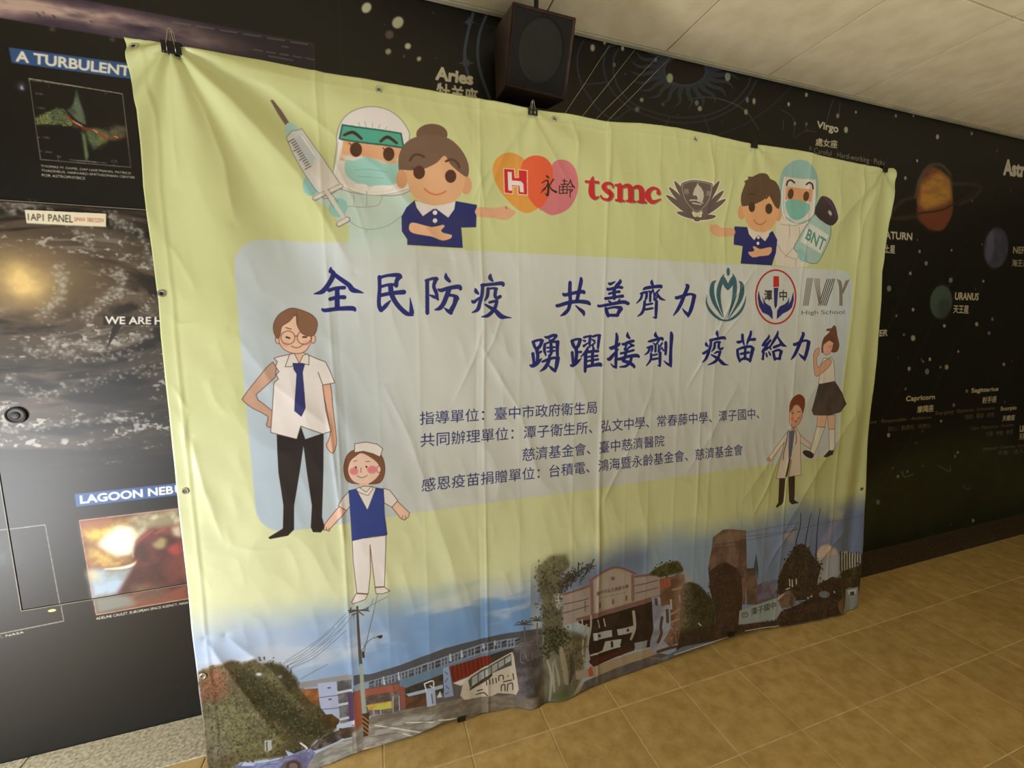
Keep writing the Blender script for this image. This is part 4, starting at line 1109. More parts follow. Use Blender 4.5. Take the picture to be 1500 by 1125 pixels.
brush(ZF, [[(930, 80, 16), (925, 130, 50), (965, 160, 24)], [(805, 235, 24), (850, 225, 40), (940, 200, 40), (1030, 180, 44), (1045, 205, 34)], [(785, 340, 24), (830, 325, 34), (870, 310, 30)], [(870, 315, 34), (865, 380, 34), (850, 410, 16)], [(825, 335, 34), (805, 410, 34), (745, 458, 14)],
           [(885, 260, 14), (925, 300, 30), (925, 400, 34)], [(985, 215, 26), (940, 280, 26)], [(975, 280, 14), (980, 340, 26), (975, 410, 26)], [(1040, 260, 26), (1000, 320, 26)], [(990, 385, 20), (1020, 350, 20)], [(1030, 335, 20), (1060, 385, 26)],
           [(885, 465, 26), (955, 450, 26)], [(880, 535, 34), (960, 520, 30)], [(850, 440, 34), (845, 540, 36), (775, 640, 16)], [(1005, 420, 40), (1000, 540, 44), (1000, 645, 30)], [(965, 635, 14), (1000, 650, 26)], [(1100, 250, 44), (1100, 350, 44), (1095, 450, 34)],
           [(1190, 80, 30), (1198, 150, 54), (1185, 350, 44), (1180, 560, 50), (1190, 660, 20)], [(1065, 555, 6), (1110, 600, 30), (1180, 640, 40)]])
brush(ZG, [[(430, 200, 14), (425, 260, 56), (445, 320, 24)], [(290, 400, 50), (420, 370, 50), (560, 345, 54), (595, 370, 34)], [(308, 400, 50), (290, 520, 50), (240, 680, 54), (190, 790, 46), (125, 852, 16)], [(200, 445, 16), (205, 490, 54), (240, 525, 24)], [(135, 660, 30), (160, 665, 50), (260, 590, 34)],
           [(380, 460, 40), (370, 560, 44), (315, 635, 14)], [(370, 455, 34), (440, 435, 34), (485, 440, 44)], [(475, 440, 44), (460, 540, 44), (500, 585, 44), (545, 560, 34)], [(375, 670, 26), (430, 640, 36), (500, 640, 40)], [(490, 640, 44), (450, 760, 50), (370, 850, 50), (240, 908, 14)],
           [(315, 700, 30), (400, 750, 50), (460, 790, 50), (540, 870, 64), (600, 900, 34), (660, 908, 10)]])
brush(ZG, [[(950, 290, 50), (955, 390, 50), (985, 495, 24)], [(840, 430, 30), (870, 440, 54), (940, 420, 40)], [(1125, 220, 40), (1115, 290, 50), (1070, 400, 50), (1040, 490, 20)], [(1090, 390, 44), (1200, 380, 56)], [(845, 600, 44), (860, 720, 54), (895, 840, 34)], [(840, 595, 34), (980, 545, 50), (1120, 530, 50), (1165, 570, 50)],
           [(1165, 570, 66), (1130, 720, 60), (1105, 840, 34)], [(895, 815, 44), (1000, 770, 44), (1110, 820, 50)], [(1010, 560, 44), (1000, 780, 50)], [(920, 680, 44), (1080, 650, 44)]])
brush(ZH, [[(375, 290, 16), (360, 350, 44), (290, 430, 44), (250, 500, 50)], [(235, 515, 24), (320, 480, 44), (400, 410, 40)], [(405, 395, 34), (330, 500, 44), (250, 620, 54)], [(230, 640, 30), (330, 570, 44), (380, 540, 30)], [(385, 520, 24), (410, 580, 34)], [(262, 650, 44), (250, 740, 40), (250, 795, 34)], [(215, 780, 14), (255, 795, 26)],
           [(315, 670, 30), (330, 735, 34)], [(370, 640, 26), (400, 700, 34)], [(555, 210, 20), (540, 290, 50), (470, 410, 50), (405, 520, 30)], [(550, 330, 30), (600, 410, 44), (650, 490, 64), (730, 525, 12)], [(475, 545, 50), (590, 500, 50)],
           [(460, 640, 44), (480, 740, 50), (490, 805, 34)], [(450, 640, 34), (560, 600, 44), (630, 630, 50)], [(625, 635, 60), (600, 720, 50), (590, 790, 40)], [(490, 780, 44), (600, 775, 40)]])
brush(ZH, [[(1065, 245, 34), (1080, 280, 54), (1020, 430, 60), (940, 620, 60), (880, 730, 46), (825, 800, 14)], [(885, 470, 30), (905, 490, 54), (1030, 430, 44), (1130, 405, 40), (1190, 430, 50)], [(1190, 440, 70), (1165, 580, 64), (1130, 710, 60), (1105, 810, 30)], [(980, 670, 8), (1040, 730, 44), (1105, 780, 56)]])

# ---- school emblems
B.z = Z(1020, 380, 6.25)
TE = (66, 104, 120)
B.lines([[(96, 325, 3), (94, 400, 16), (128, 470, 26), (195, 535, 24), (265, 560, 16), (335, 538, 24), (402, 478, 26), (442, 400, 16), (455, 335, 3)]], TE)
B.lines([[(178, 196, 10), (150, 225, 34), (143, 310, 44), (172, 410, 34), (242, 530, 6)], [(392, 202, 10), (416, 230, 34), (416, 310, 44), (385, 400, 30), (298, 538, 6)]], TE)
B.lines([[(252, 138, 6), (232, 190, 34), (205, 290, 40), (212, 390, 30), (252, 532, 4)], [(334, 132, 6), (350, 190, 34), (352, 290, 40), (335, 390, 30), (286, 535, 4)], [(248, 180, 40), (272, 235, 44), (288, 275, 16)], [(336, 175, 40), (308, 235, 44), (288, 275, 16)]], TE)
B.ell(292, 113, 16, 38, TE)
ring = ell(727, 343, 183, 245, 56)
B.line(np.vstack([ring, ring[:1]]), (190, 44, 52), 14, raw=True)
B.poly([(707, 152), (756, 155), (758, 250), (704, 253)], (204, 50, 46))
B.poly([(709, 260), (751, 260), (738, 425), (722, 452), (714, 420)], (50, 54, 122))
B.poly([(570, 285), (590, 370), (618, 415), (603, 335), (620, 375), (640, 405), (680, 430), (698, 480), (700, 548), (660, 510), (605, 485), (575, 430), (562, 350)], (50, 54, 122))
B.poly([(890, 290), (893, 370), (875, 440), (845, 470), (790, 498), (736, 548), (740, 470), (765, 430), (810, 410), (835, 385), (850, 340), (848, 400), (835, 430), (868, 370)], (50, 54, 122))
B.text('潭', [(622, 283), (693, 283), (693, 376), (622, 376)], (48, 40, 40), off=.02)
B.text('中', [(762, 283), (828, 283), (828, 376), (762, 376)], (48, 40, 40), off=.02)
for i in range(5):
    B.line([(1016 + i * 12, 172), (980 + i * 11, 422)], (112, 98, 94), 6)
    B.lines([[(1084 + i * 11, 176), (1090 + i * 10, 240), (1122 + i * 4, 400)]], (126, 112, 106), w=5)
    B.line([(1198 + i * 17, 180), (1120 + i * 17, 420)], (46, 38, 40), 7)
    B.lines([[(1290 + i * 8, 180 + i * 4), (1310 + i * 6, 260), (1312 + i * 6, 422)], [(1400 - i * 8, 185 + i * 3), (1345 - i * 4, 310)]], (134, 128, 118), w=6)
B.text('High School', [(964, 468), (1356, 462), (1356, 510), (964, 518)], (100, 100, 98))

# ---- small print
B.z = Z(600, 570, 2.8302)
SM = (44, 46, 112)
B.text('指導單位：臺中市政府衛生局', [(42, 94), (776, 49), (776, 101), (42, 149)], SM, off=-.004)
B.text('共同辦理單位：潭子衛生所、弘文中學、常春藤中學、潭子國中、', [(45, 184), (1450, 77), (1450, 123), (45, 241)], SM, off=-.004)
B.text('慈濟基金會、臺中慈濟醫院', [(468, 244), (1056, 189), (1056, 236), (468, 300)], SM, off=-.004)
B.text('感恩疫苗捐贈單位：台積電、鴻海暨永齡基金會、慈濟基金會', [(50, 371), (1381, 227), (1381, 273), (50, 427)], SM, off=-.004)

# ---- drawn man with glasses, nurse
B.z = Z(340, 430, 2.4464)
OL = (96, 62, 58)
PK = (238, 160, 156)
B.poly([(146, 245), (95, 300), (42, 368), (40, 385), (75, 412), (128, 440), (122, 470), (135, 480), (152, 462), (158, 440), (150, 425), (112, 395), (86, 362), (155, 300)], (204, 166, 146), sm=2, line=OL, lw=2.2)
B.poly([(324, 325), (352, 322), (360, 400), (372, 500), (374, 540), (362, 572), (345, 560), (338, 540), (352, 505), (342, 430)], (232, 184, 158), sm=2, line=OL, lw=2.2)
B.poly([(160, 505), (232, 522), (246, 475), (262, 522), (328, 500), (327, 640), (322, 800), (332, 838), (318, 856), (290, 855), (282, 838), (286, 760), (268, 640), (256, 545), (242, 640), (222, 760), (222, 845), (200, 868), (135, 880), (130, 874), (182, 842), (184, 760), (166, 640)], (44, 38, 40))
B.poly([(150, 232), (168, 226), (215, 216), (255, 212), (300, 232), (335, 245), (352, 280), (368, 320), (324, 328), (336, 420), (354, 494), (325, 503), (246, 475), (232, 522), (138, 498), (150, 320), (166, 306), (158, 290), (168, 280), (156, 262), (162, 244)], (242, 239, 241), line=OL, lw=2.2)
B.poly([(222, 200), (254, 200), (258, 235), (246, 255), (232, 250), (220, 228)], (240, 202, 180))
B.poly([(206, 218), (222, 214), (240, 248), (232, 252), (212, 262), (190, 262)], (240, 236, 236), line=OL, lw=2)
B.poly([(270, 216), (254, 222), (242, 248), (250, 250), (275, 256), (276, 226)], (240, 236, 236), line=OL, lw=2)
B.poly([(218, 250), (260, 252), (252, 282), (262, 410), (248, 440), (224, 420), (232, 288), (222, 272)], (54, 60, 130), line=(40, 36, 60), lw=2)
B.lines([[(308, 282), (325, 328)]], OL, w=2.2)
B.ell(165, 165, 10, 15, (238, 196, 172), line=OL, lw=2)
B.ell(290, 163, 9, 15, (238, 196, 172), line=OL, lw=2)
B.poly([(176, 110), (168, 165), (180, 195), (210, 212), (245, 214), (272, 196), (286, 150), (270, 90), (210, 80)], (244, 208, 184), sm=3, line=OL, lw=2)
B.poly([(148, 132), (150, 105), (165, 78), (190, 60), (215, 52), (245, 58), (285, 75), (305, 100), (303, 130), (292, 150), (270, 152), (248, 140), (232, 110), (228, 76), (205, 100), (178, 118), (172, 150), (160, 160)], (142, 104, 80), sm=3, line=OL, lw=2)
B.lines([[(228, 60), (235, 90), (232, 110)]], (106, 72, 56), w=2)
B.ell(190, 182, 14, 10, PK, alpha=.6, soft=2)
B.ell(270, 178, 14, 11, PK, alpha=.6, soft=2)
for cx_ in (200, 258):
    rr = ell(cx_, 158, 25, 24)
    B.line(np.vstack([rr, rr[:1]]), (150, 96, 78), 3, raw=True)
B.lines([[(225, 152), (236, 152)], [(192, 122), (212, 128)]], (110, 72, 60), w=3)
B.lines([[(194, 156), (206, 160)], [(254, 156), (266, 156)]], (74, 50, 46), w=6)
B.lines([[(212, 188), (228, 194), (245, 190), (256, 180)]], (120, 72, 62), w=2.5)
# nurse
B.poly([(406, 660), (400, 620), (412, 580), (440, 560), (500, 560), (535, 580), (548, 625), (540, 665), (515, 682), (430, 680)], (132, 88, 66), sm=3, line=OL, lw=2)
B.poly([(416, 630), (425, 600), (445, 582), (466, 572), (500, 590), (524, 612), (530, 640), (510, 668), (478, 684), (440, 676), (422, 655)], (246, 214, 196), sm=3)
B.ell(526, 630, 7, 12, (246, 214, 196), line=OL, lw=1.6)
B.poly([(438, 570), (440, 538), (480, 532), (520, 540), (540, 556), (530, 586), (505, 574), (470, 565)], (240, 236, 234), line=OL, lw=2)
B.ell(436, 637, 16, 13, (236, 140, 152), soft=1)
B.ell(502, 631, 18, 14, (236, 140, 152), soft=1)
B.lines([[(447, 653), (460, 659), (474, 658), (484, 651)], [(462, 624), (462, 641)], [(435, 602), (448, 598)], [(478, 602), (494, 602)]], (110, 70, 62), w=2)
B.lines([[(443, 622), (444, 624)], [(481, 620), (482, 622)]], (60, 40, 40), w=6)
B.poly([(386, 760), (412, 776), (352, 842), (346, 852), (338, 846), (328, 848), (332, 826)], (246, 206, 186), line=OL, lw=2)
B.poly([(592, 744), (636, 786), (632, 800), (618, 812), (604, 806), (572, 764)], (246, 206, 186), line=OL, lw=2)
B.lines([[(345, 840), (350, 850)], [(338, 838), (340, 850)], [(612, 795), (608, 808)], [(622, 795), (620, 808)]], OL, w=1.6)
B.poly([(420, 708), (395, 735), (380, 760), (410, 778), (428, 755)], (238, 234, 234), line=OL, lw=2)
B.poly([(542, 698), (565, 705), (594, 742), (572, 766), (545, 750)], (238, 234, 234), line=OL, lw=2)
B.poly([(455, 680), (490, 680), (490, 700), (460, 700)], (240, 202, 182))
B.poly([(438, 706), (470, 690), (505, 692), (518, 700), (485, 778)], (240, 236, 236), line=OL, lw=2)
B.poly([(442, 704), (455, 694), (480, 712), (500, 690), (505, 700), (488, 724), (462, 716)], (244, 240, 238), line=OL, lw=1.6)
B.poly([(430, 880), (490, 875), (552, 866), (546, 1050), (512, 1052), (494, 900), (496, 1000), (488, 1076), (447, 1073), (434, 960)], (243, 240, 243), line=OL, lw=2)
B.poly([(418, 706), (444, 700), (485, 777), (516, 696), (542, 700), (546, 790), (556, 864), (490, 872), (430, 886), (424, 790)], (52, 72, 152), line=(44, 48, 92), lw=1.5)
B.poly([(445, 1075), (486, 1078), (478, 1096), (432, 1113), (428, 1106)], (240, 236, 236), line=OL, lw=2)
B.poly([(512, 1054), (545, 1052), (566, 1066), (540, 1076), (516, 1076)], (240, 236, 236), line=OL, lw=2)

# ---- small figures at the right: schoolgirl and doctor
B.z = Z(1100, 460, 3.75)
OL = (112, 80, 68)
B.poly([(388, 215), (392, 150), (420, 110), (435, 95), (412, 92), (420, 80), (442, 78), (455, 62), (468, 72), (475, 120), (486, 170), (475, 205), (450, 212), (420, 200)], (120, 80, 62), sm=2)
B.poly([(402, 158), (452, 140), (448, 185), (435, 215), (410, 225), (396, 205)], (226, 176, 152), sm=2, line=OL, lw=2)
B.poly([(395, 160), (400, 130), (430, 108), (460, 130), (455, 160), (430, 145), (405, 165)], (112, 72, 56), sm=2)
B.lines([[(432, 180), (442, 176)]], (216, 120, 116), w=10, alpha=.6)
B.poly([(372, 385), (378, 290), (402, 240), (420, 245), (440, 235), (456, 262), (462, 372), (420, 378)], (230, 222, 208), line=OL, lw=2)
B.poly([(350, 332), (343, 225), (362, 190), (376, 190), (372, 225), (362, 240), (368, 295), (400, 260), (432, 244), (442, 268), (420, 300), (372, 338)], (220, 172, 146), sm=2, line=OL, lw=2)
B.poly([(366, 556), (416, 556), (406, 622), (362, 618)], (236, 192, 160), line=OL, lw=2)
B.poly([(420, 556), (463, 554), (461, 632), (428, 634)], (236, 192, 160), line=OL, lw=2)
B.poly([(362, 618), (406, 624), (348, 772), (326, 756)], (234, 230, 220), line=OL, lw=2)
B.poly([(428, 634), (461, 632), (456, 752), (432, 752)], (234, 230, 220), line=OL, lw=2)
B.poly([(284, 760), (296, 748), (324, 754), (346, 772), (334, 794), (302, 782)], (62, 52, 46), sm=2)
B.poly([(398, 784), (430, 748), (456, 750), (450, 772), (412, 788)], (62, 52, 46), sm=1)
B.poly([(372, 385), (462, 368), (500, 430), (526, 495), (490, 540), (430, 558), (345, 556), (333, 530), (355, 450)], (92, 78, 72), tex=((76, 66, 62), 30, 130))
B.line([(434, 376), (436, 556)], (70, 60, 56), 2.5)
B.poly([(254, 650), (300, 690), (330, 714), (326, 740), (262, 700)], (224, 212, 198), line=OL, lw=2)
B.poly([(156, 900), (190, 900), (178, 1032), (150, 1040)], (66, 54, 48))
B.poly([(206, 892), (242, 890), (238, 1026), (210, 1030)], (66, 54, 48))
B.poly([(137, 1058), (150, 1036), (178, 1030), (170, 1046), (142, 1064)], (56, 44, 38), sm=1)
B.poly([(210, 1030), (238, 1022), (264, 1038), (225, 1046)], (56, 44, 38), sm=1)
B.poly([(214, 632), (250, 625), (270, 662), (276, 885), (206, 895), (224, 800), (190, 902), (138, 904), (162, 800), (182, 705), (118, 795), (105, 808), (92, 795), (130, 740), (188, 665)], (232, 220, 206), line=OL, lw=2)
B.ell(98, 798, 10, 13, (200, 152, 120))
B.poly([(206, 640), (242, 640), (222, 780), (206, 815)], (112, 122, 156))
B.poly([(206, 810), (220, 790), (196, 895), (188, 895)], (66, 54, 48))
B.lines([[(202, 645), (196, 700), (180, 760), (178, 800)], [(246, 640), (250, 690), (246, 716)]], (112, 84, 74), w=4)
B.poly([(226, 600), (244, 600), (244, 640), (226, 640)], (214, 160, 132))
B.poly([(212, 548), (222, 510), (262, 500), (284, 545), (272, 590), (250, 618), (228, 622), (212, 602)], (224, 170, 142), sm=2, line=OL, lw=2)
B.poly([(212, 545), (212, 500), (228, 462), (262, 440), (290, 455), (298, 485), (286, 545), (272, 512), (250, 496), (232, 510)], (128, 72, 44), sm=2)
B.lines([[(222, 540), (236, 546)], [(256, 540), (272, 534)], [(240, 590), (252, 588)]], (92, 56, 48), w=4)
B.lines([[(222, 575), (232, 578)], [(258, 572), (268, 570)]], (220, 110, 104), w=12, alpha=.5)

BAN_IMG = B.image('banner_print')
# ================================================================ PRINT ON THE WALL MURAL
M = Canvas(-1.55, 5.45, .0, 2.76, .0018, to_wall, (9, 8, 7))
X, Zz = M.grid()
M.a *= (1 + .18 * fbm(X, Zz, 2, 201))[..., None].astype(np.float32)
# greenish planet limb low on the right
limb = unproject([(1400, 700)], WALL_Y)[0]
dd = np.hypot(X - 3.9, (Zz + 1.35)) - 2.25
mm = (sstep(.02, -.30, dd) * sstep(2.2, 3.2, X) * .85)[..., None]
M.a = M.a * (1 - mm) + mm * np.array((54, 62, 38), np.float32) / 255 * (1 + .35 * fbm(X, Zz, 3, 203))[..., None]
# the galaxy seen obliquely on the panel door
g0 = to_wall([(34, 412)])[0]
zt = to_wall([(0, 293), (209, 308)])[:, 1].mean()
gx, gz = X - g0[0], (Zz - g0[1]) / .46
gr = np.hypot(gx, gz)
ga = np.arctan2(gz, gx)
inside = sstep(.003, -.003, Zz - zt) * sstep(.95, 1.12, Zz + .05 * fbm(X, Zz, 3, 210)) * (X < .4)
base = np.array((70, 61, 53), np.float32) / 255 * (1 + .5 * fbm(X, Zz, 4, 205) + .16 * np.sin(gr * 26 - ga * 2 + 3 * fbm(X, Zz, 3, 206)))[..., None]
base = base + (np.array((132, 108, 76)) / 255 - base) * (np.exp(-(gr / .42) ** 2) * .55)[..., None]
tg = ga * (gr + .12)
lane = fbm(gr * 2.2 + .25 * ga, tg * .8, 5, 208, 6)
base = base * (1 - .62 * sstep(.02, .45, lane) * sstep(.12, .35, gr))[..., None]
haze = sstep(.0, .5, -lane) * sstep(.0, .4, fbm(gr * 2.4 + .3 * ga, tg, 15, 212, 6))
base = base + (np.array((126, 120, 112)) / 255 - base) * (haze * sstep(.12, .3, gr) * .75)[..., None]
base = base * (1 - .25 * sstep(.5, 1.0, gr))[..., None]
spk = sstep(.16, .40, fbm(X, Zz * 1.3, 55, 207, 3)) * sstep(-.1, .35, -fbm(gr * 2.2 + .25 * ga, ga * (gr + .12) * .8, 5, 208, 6)) * sstep(.14, .3, gr)
base = base + (np.array((196, 194, 188)) / 255 - base) * (spk * .75)[..., None]
core = np.exp(-(np.hypot(gx, (Zz - g0[1]) * .9) / .058) ** 1.5)
base = base + (np.array((236, 204, 134)) / 255 - base) * np.clip(core * (.95 + .5 * fbm(X, Zz, 22, 211)) + .16 * np.exp(-(gr / .20) ** 2), 0, 1)[..., None]
M.a = (M.a * (1 - inside[..., None]) + base * inside[..., None]).astype(np.float32)
del base, spk, core, inside, gx, gz, gr, ga, dd, mm
W1 = Z(0, 0, 3.125)
W2 = Z(0, 280, 3.125)
W3 = Z(0, 700, 4.5)
W0 = Z(0, 0, 7.5)
rl = np.random.default_rng(21)
# star clusters of the galaxy rim
M.z = W2
for cxs in ([(40, 90), (150, 70), (330, 150), (420, 260)], [(500, 110), (560, 160), (640, 190), (690, 350)], [(260, 340), (290, 420), (260, 500), (190, 570)], [(540, 360), (560, 420), (480, 500), (380, 580)],
            [(120, 730), (260, 735), (420, 770), (640, 740)], [(40, 850), (160, 930), (350, 880), (620, 825), (760, 820)], [(20, 1090), (200, 1080), (460, 1050), (560, 1040), (680, 1060)], [(230, 690), (400, 700), (560, 700), (690, 655)]):
    P = smooth(cxs, 14, False)
    M.lines([[(p[0] + 14 * rl.normal(), p[1] + 12 * rl.normal(), 3 + 5 * rl.random()), (p[0] + 14 * rl.normal(), p[1] + 10 * rl.normal(), 2)] for p in P for _ in range(2)][:90], (166, 168, 164), alpha=.45, soft=2)
    M.pieces([ell(p[0] + 20 * rl.normal(), p[1] + 16 * rl.normal(), 4 + 3 * rl.random(), 4, 8) for p in P for _ in range(2)], (206, 206, 196), alpha=.65, soft=1)
M.poly([(475, 572), (760, 578), (760, 616), (475, 612)], (38, 33, 28))
M.poly([(520, 612), (560, 613), (490, 722)], (38, 33, 28))
M.text('WE ARE', [(484, 574), (692, 577), (692, 609), (484, 608)], (236, 232, 220), off=.03)
M.text('HERE', [(710, 577), (850, 579), (850, 612), (710, 610)], (236, 232, 220), off=.03)
M.lines([[(230 + 60 * (i % 4), 680 + 12 * (i // 4)), (275 + 60 * (i % 4), 680 + 12 * (i // 4))] for i in range(16)], (150, 146, 134), w=3, alpha=.4)
M.lines([[(400 + i * 18, 568 - i * 12), (408 + i * 18, 574 - i * 12)] for i in range(8)], (190, 188, 176), w=5, alpha=.6)
M.lines([[(640 + i * 12, 545 - i * 14), (648 + i * 12, 551 - i * 14)] for i in range(6)], (190, 188, 176), w=5, alpha=.6)
# milky-way panorama strip along the top
q = to_wall([(459, 62), (461, 103), (112, 0), (0, 33)])
zt0, zb0 = 2.531, 2.437
Xs, Zs = M.grid()
strip = (sstep(.002, -.002, Zs - zt0) * sstep(-.002, .002, Zs - zb0) * (Xs < q[0, 0]))
c = (Zs - .5 * (zt0 + zb0) - .02 * fbm(Xs, Zs, 4, 221)) / .045
sc = bgrad((56, 44, 68), (208, 180, 172), np.clip(np.exp(-(c * 1.5) ** 2) * sstep(-.15, -.85, Xs) * (.75 + 1.2 * fbm(Xs, Zs * 3, 9, 222)), 0, 1))
sc = sc * (1 - .45 * sstep(-.7, -.2, Xs))[..., None]
a_ = strip[..., None]
M.a = (M.a * (1 - a_) + sc * a_).astype(np.float32)
del strip, c, sc, a_, Xs, Zs
M.z = W0
M.lines([[(390, 130, 8), (425, 165, 14), (440, 200, 6)], [(570, 160, 12), (595, 180, 16), (600, 200, 6)], [(980, 220, 8), (1005, 235, 14)], [(460, 120, 10), (480, 140, 12)]], (66, 48, 44), alpha=.8)
M.lines([[(0, 40), (100, 70), (370, 125)], [(460, 125), (560, 160)], [(590, 155), (980, 225)], [(1050, 245), (1400, 315)]], (236, 214, 186), w=11, alpha=.55, soft=2)
M.ell(570, 315, 34, 22, (190, 176, 170), alpha=.5, soft=2)
M.ell(1230, 430, 26, 20, (190, 176, 170), alpha=.6, soft=2)
M.z = W1
M.lines([[(790 + i * 108, 100 + i * 18), (870 + i * 108, 112 + i * 18)] for i in range(6)], (150, 140, 150), w=5, alpha=.6)
M.lines([[(1160 + i * 60, 225 + i * 10), (1200 + i * 60, 232 + i * 10)] for i in range(5)] + [[(1230, 255), (1340, 275)], [(1290, 210), (1320, 215)]], (150, 140, 150), w=6, alpha=.5)
M.lines([[(780, 90), (1435, 200)], [(1435, 200), (1438, 320)]], (110, 104, 112), w=2, alpha=.6)
M.z = W0
M.poly([(88, 515), (1440, 695), (1460, 700), (1480, 872), (1440, 866), (122, 686)], (52, 88, 146))
M.text('A TURBULENT', [(172, 553), (1424, 727), (1418, 832), (172, 668)], (240, 238, 222), off=.035)
M.ell(228, 945, 46, 50, (70, 62, 92), soft=3)
M.poly([(215, 975), (232, 925), (258, 985)], (220, 220, 226), soft=1)
M.z = Z(30, 100, 6.617)
# velocity graph
M.line([(75, 95), (985, 245)], (176, 172, 156), 9)
M.lines([[(78, 95), (190, 882)], [(190, 882), (1066, 958)], [(1066, 958), (985, 245)]], (130, 128, 118), w=8)
M.lines([[(268, 160), (272, 185)], [(820, 230), (824, 252)], [(360, 868), (362, 895)], [(900, 915), (903, 940)], [(165, 665), (185, 667)], [(185, 800), (205, 802)], [(540, 892), (720, 905)]], (140, 138, 128), w=6)
M.text('Radial velocity (km/sec)', [(80, 95), (575, 165), (572, 192), (82, 122)], (190, 186, 170))
M.text('200', [(135, 228), (212, 238), (214, 258), (137, 248)], (160, 158, 146))
M.text('100', [(160, 368), (230, 376), (232, 396), (162, 388)], (160, 158, 146))
M.text('100', [(215, 655), (280, 662), (282, 682), (217, 675)], (160, 158, 146))
M.text('200', [(230, 795), (300, 802), (302, 822), (232, 815)], (160, 158, 146))
M.text('90', [(345, 840), (388, 845), (390, 868), (347, 863)], (160, 158, 146))
M.text('270', [(872, 885), (935, 890), (936, 912), (873, 907)], (160, 158, 146))
M.text('Galactic longitude', [(468, 872), (830, 905), (832, 930), (470, 897)], (160, 158, 146))
gl = []
for i in range(240):
    t = rl.random()
    x = 145 + 340 * t
    lo, hi = np.interp(t, [0, .4, .7, 1], [540, 540, 555, 560]), np.interp(t, [0, .3, .65, 1], [470, 420, 375, 500])
    y = hi + (lo - hi) * rl.random() ** .9
    gl.append((x, y, t))
for col, k in (((110, 150, 130), 0), ((160, 170, 90), 1), ((190, 180, 70), 2)):
    M.lines([[(x, y, 9), (x + 14, y + 6 * rl.normal(), 3)] for i, (x, y, t) in enumerate(gl) if i % 3 == k], col, alpha=.6)
M.poly([(145, 470), (360, 378), (430, 400), (500, 520), (590, 620), (480, 540), (330, 540), (145, 545)], (140, 150, 90), alpha=.45, soft=2, tex=((96, 130, 110), 60, 230))
M.poly([(532, 200), (546, 200), (562, 290), (600, 390), (620, 440), (632, 545), (570, 520), (520, 480), (440, 400), (480, 380), (510, 330), (522, 260)], (112, 132, 106), alpha=.8, soft=1, tex=((80, 96, 84), 60, 231))
M.poly([(585, 610), (622, 640), (640, 740), (655, 850), (640, 900), (628, 905), (606, 740)], (132, 156, 110), alpha=.8, soft=1)
M.foliage([(145, 480), (360, 378), (430, 400), (500, 520), (590, 620), (480, 540), (330, 540), (145, 540)], [(190, 186, 80), (120, 150, 110), (160, 170, 90)], 170, 9, 321, 5, .6)
M.foliage([(520, 330), (545, 205), (570, 330), (625, 540), (540, 500)], [(90, 120, 130), (150, 170, 120), (80, 84, 110)], 90, 8, 322, 6, .6)
M.foliage([(630, 600), (840, 650), (830, 720), (720, 800), (660, 700)], [(160, 190, 90), (90, 140, 120), (180, 150, 80)], 110, 8, 323, 6, .6)
M.foliage([(700, 570), (920, 540), (1020, 570), (1020, 660), (850, 690)], [(96, 94, 106), (150, 150, 96), (120, 110, 90)], 100, 8, 324, 6, .5)
M.poly([(620, 600), (700, 570), (850, 640), (830, 720), (730, 760), (710, 800), (650, 700)], (150, 170, 90), alpha=.6, soft=2, tex=((90, 130, 110), 60, 232))
M.poly([(700, 570), (850, 600), (920, 540), (1020, 570), (1020, 660), (930, 700), (800, 690)], (110, 108, 96), alpha=.6, soft=2, tex=((150, 150, 80), 60, 233))
M.lines([[(440, 450, 14), (500, 510, 26), (600, 570, 22), (700, 600, 24), (800, 660, 30), (830, 700, 14)], [(600, 590, 18), (610, 620, 6)], [(850, 640, 10), (930, 670, 16), (1010, 660, 8)]], (150, 60, 34), alpha=.9, soft=1)
M.lines([[(500, 505, 5), (560, 540, 10), (600, 560, 4)], [(700, 590, 5), (740, 620, 9)], [(900, 655, 5), (940, 668, 8)]], (230, 214, 190))
M.text('THOMAS M. DAME, DAP HARTMANN, PATRICK', [(190, 932), (1072, 1005), (1070, 1030), (190, 958)], (222, 218, 200), off=.02)
M.text('THADDEUS, HARVARD-SMITHSONIAN CENTER', [(196, 975), (1108, 1046), (1106, 1072), (196, 1002)], (222, 218, 200), off=.02)
M.text('FOR ASTROPHYSICS', [(202, 1020), (622, 1052), (620, 1078), (202, 1046)], (222, 218, 200), off=.02)
# lagoon nebula picture and its neighbours
M.z = W3
M.poly([(493, 105), (1180, 32), (1400, 12), (1410, 85), (1180, 112), (505, 190)], (52, 88, 146))
M.text('LAGOON NEB', [(530, 117), (1140, 52), (1142, 102), (535, 168)], (240, 238, 226), off=.035)
M.text('ULA', [(1156, 50), (1310, 34), (1312, 86), (1158, 100)], (240, 238, 226), off=.035)
Q = [(525, 280), (1175, 202), (1420, 175), (1480, 772), (1235, 802), (632, 906)]
M.poly(Q, (122, 70, 56), tex=((84, 50, 46), 14, 240))
M.poly([(528, 285), (760, 255), (720, 320), (660, 380), (560, 400)], (150, 96, 66), soft=4)
M.poly([(545, 340), (680, 330), (800, 260), (880, 265), (800, 340), (700, 380), (640, 450), (560, 440)], (212, 184, 84), soft=6, tex=((150, 116, 60), 30, 241))
M.poly([(690, 380), (780, 310), (900, 320), (920, 400), (880, 500), (780, 530), (700, 490), (640, 440)], (250, 244, 212), soft=5)
M.poly([(860, 250), (1180, 205), (1200, 300), (1000, 330), (900, 400), (880, 330)], (206, 206, 170), soft=5, tex=((140, 130, 100), 26, 242))
M.poly([(560, 450), (660, 470), (760, 520), (880, 520), (870, 560), (760, 590), (600, 580)], (150, 112, 74), soft=5, tex=((196, 170, 90), 30, 243))
M.poly([(580, 600), (760, 600), (860, 590), (900, 560), (860, 640), (780, 760), (700, 790), (610, 800)], (160, 180, 200), soft=5, tex=((140, 150, 150), 20, 244))
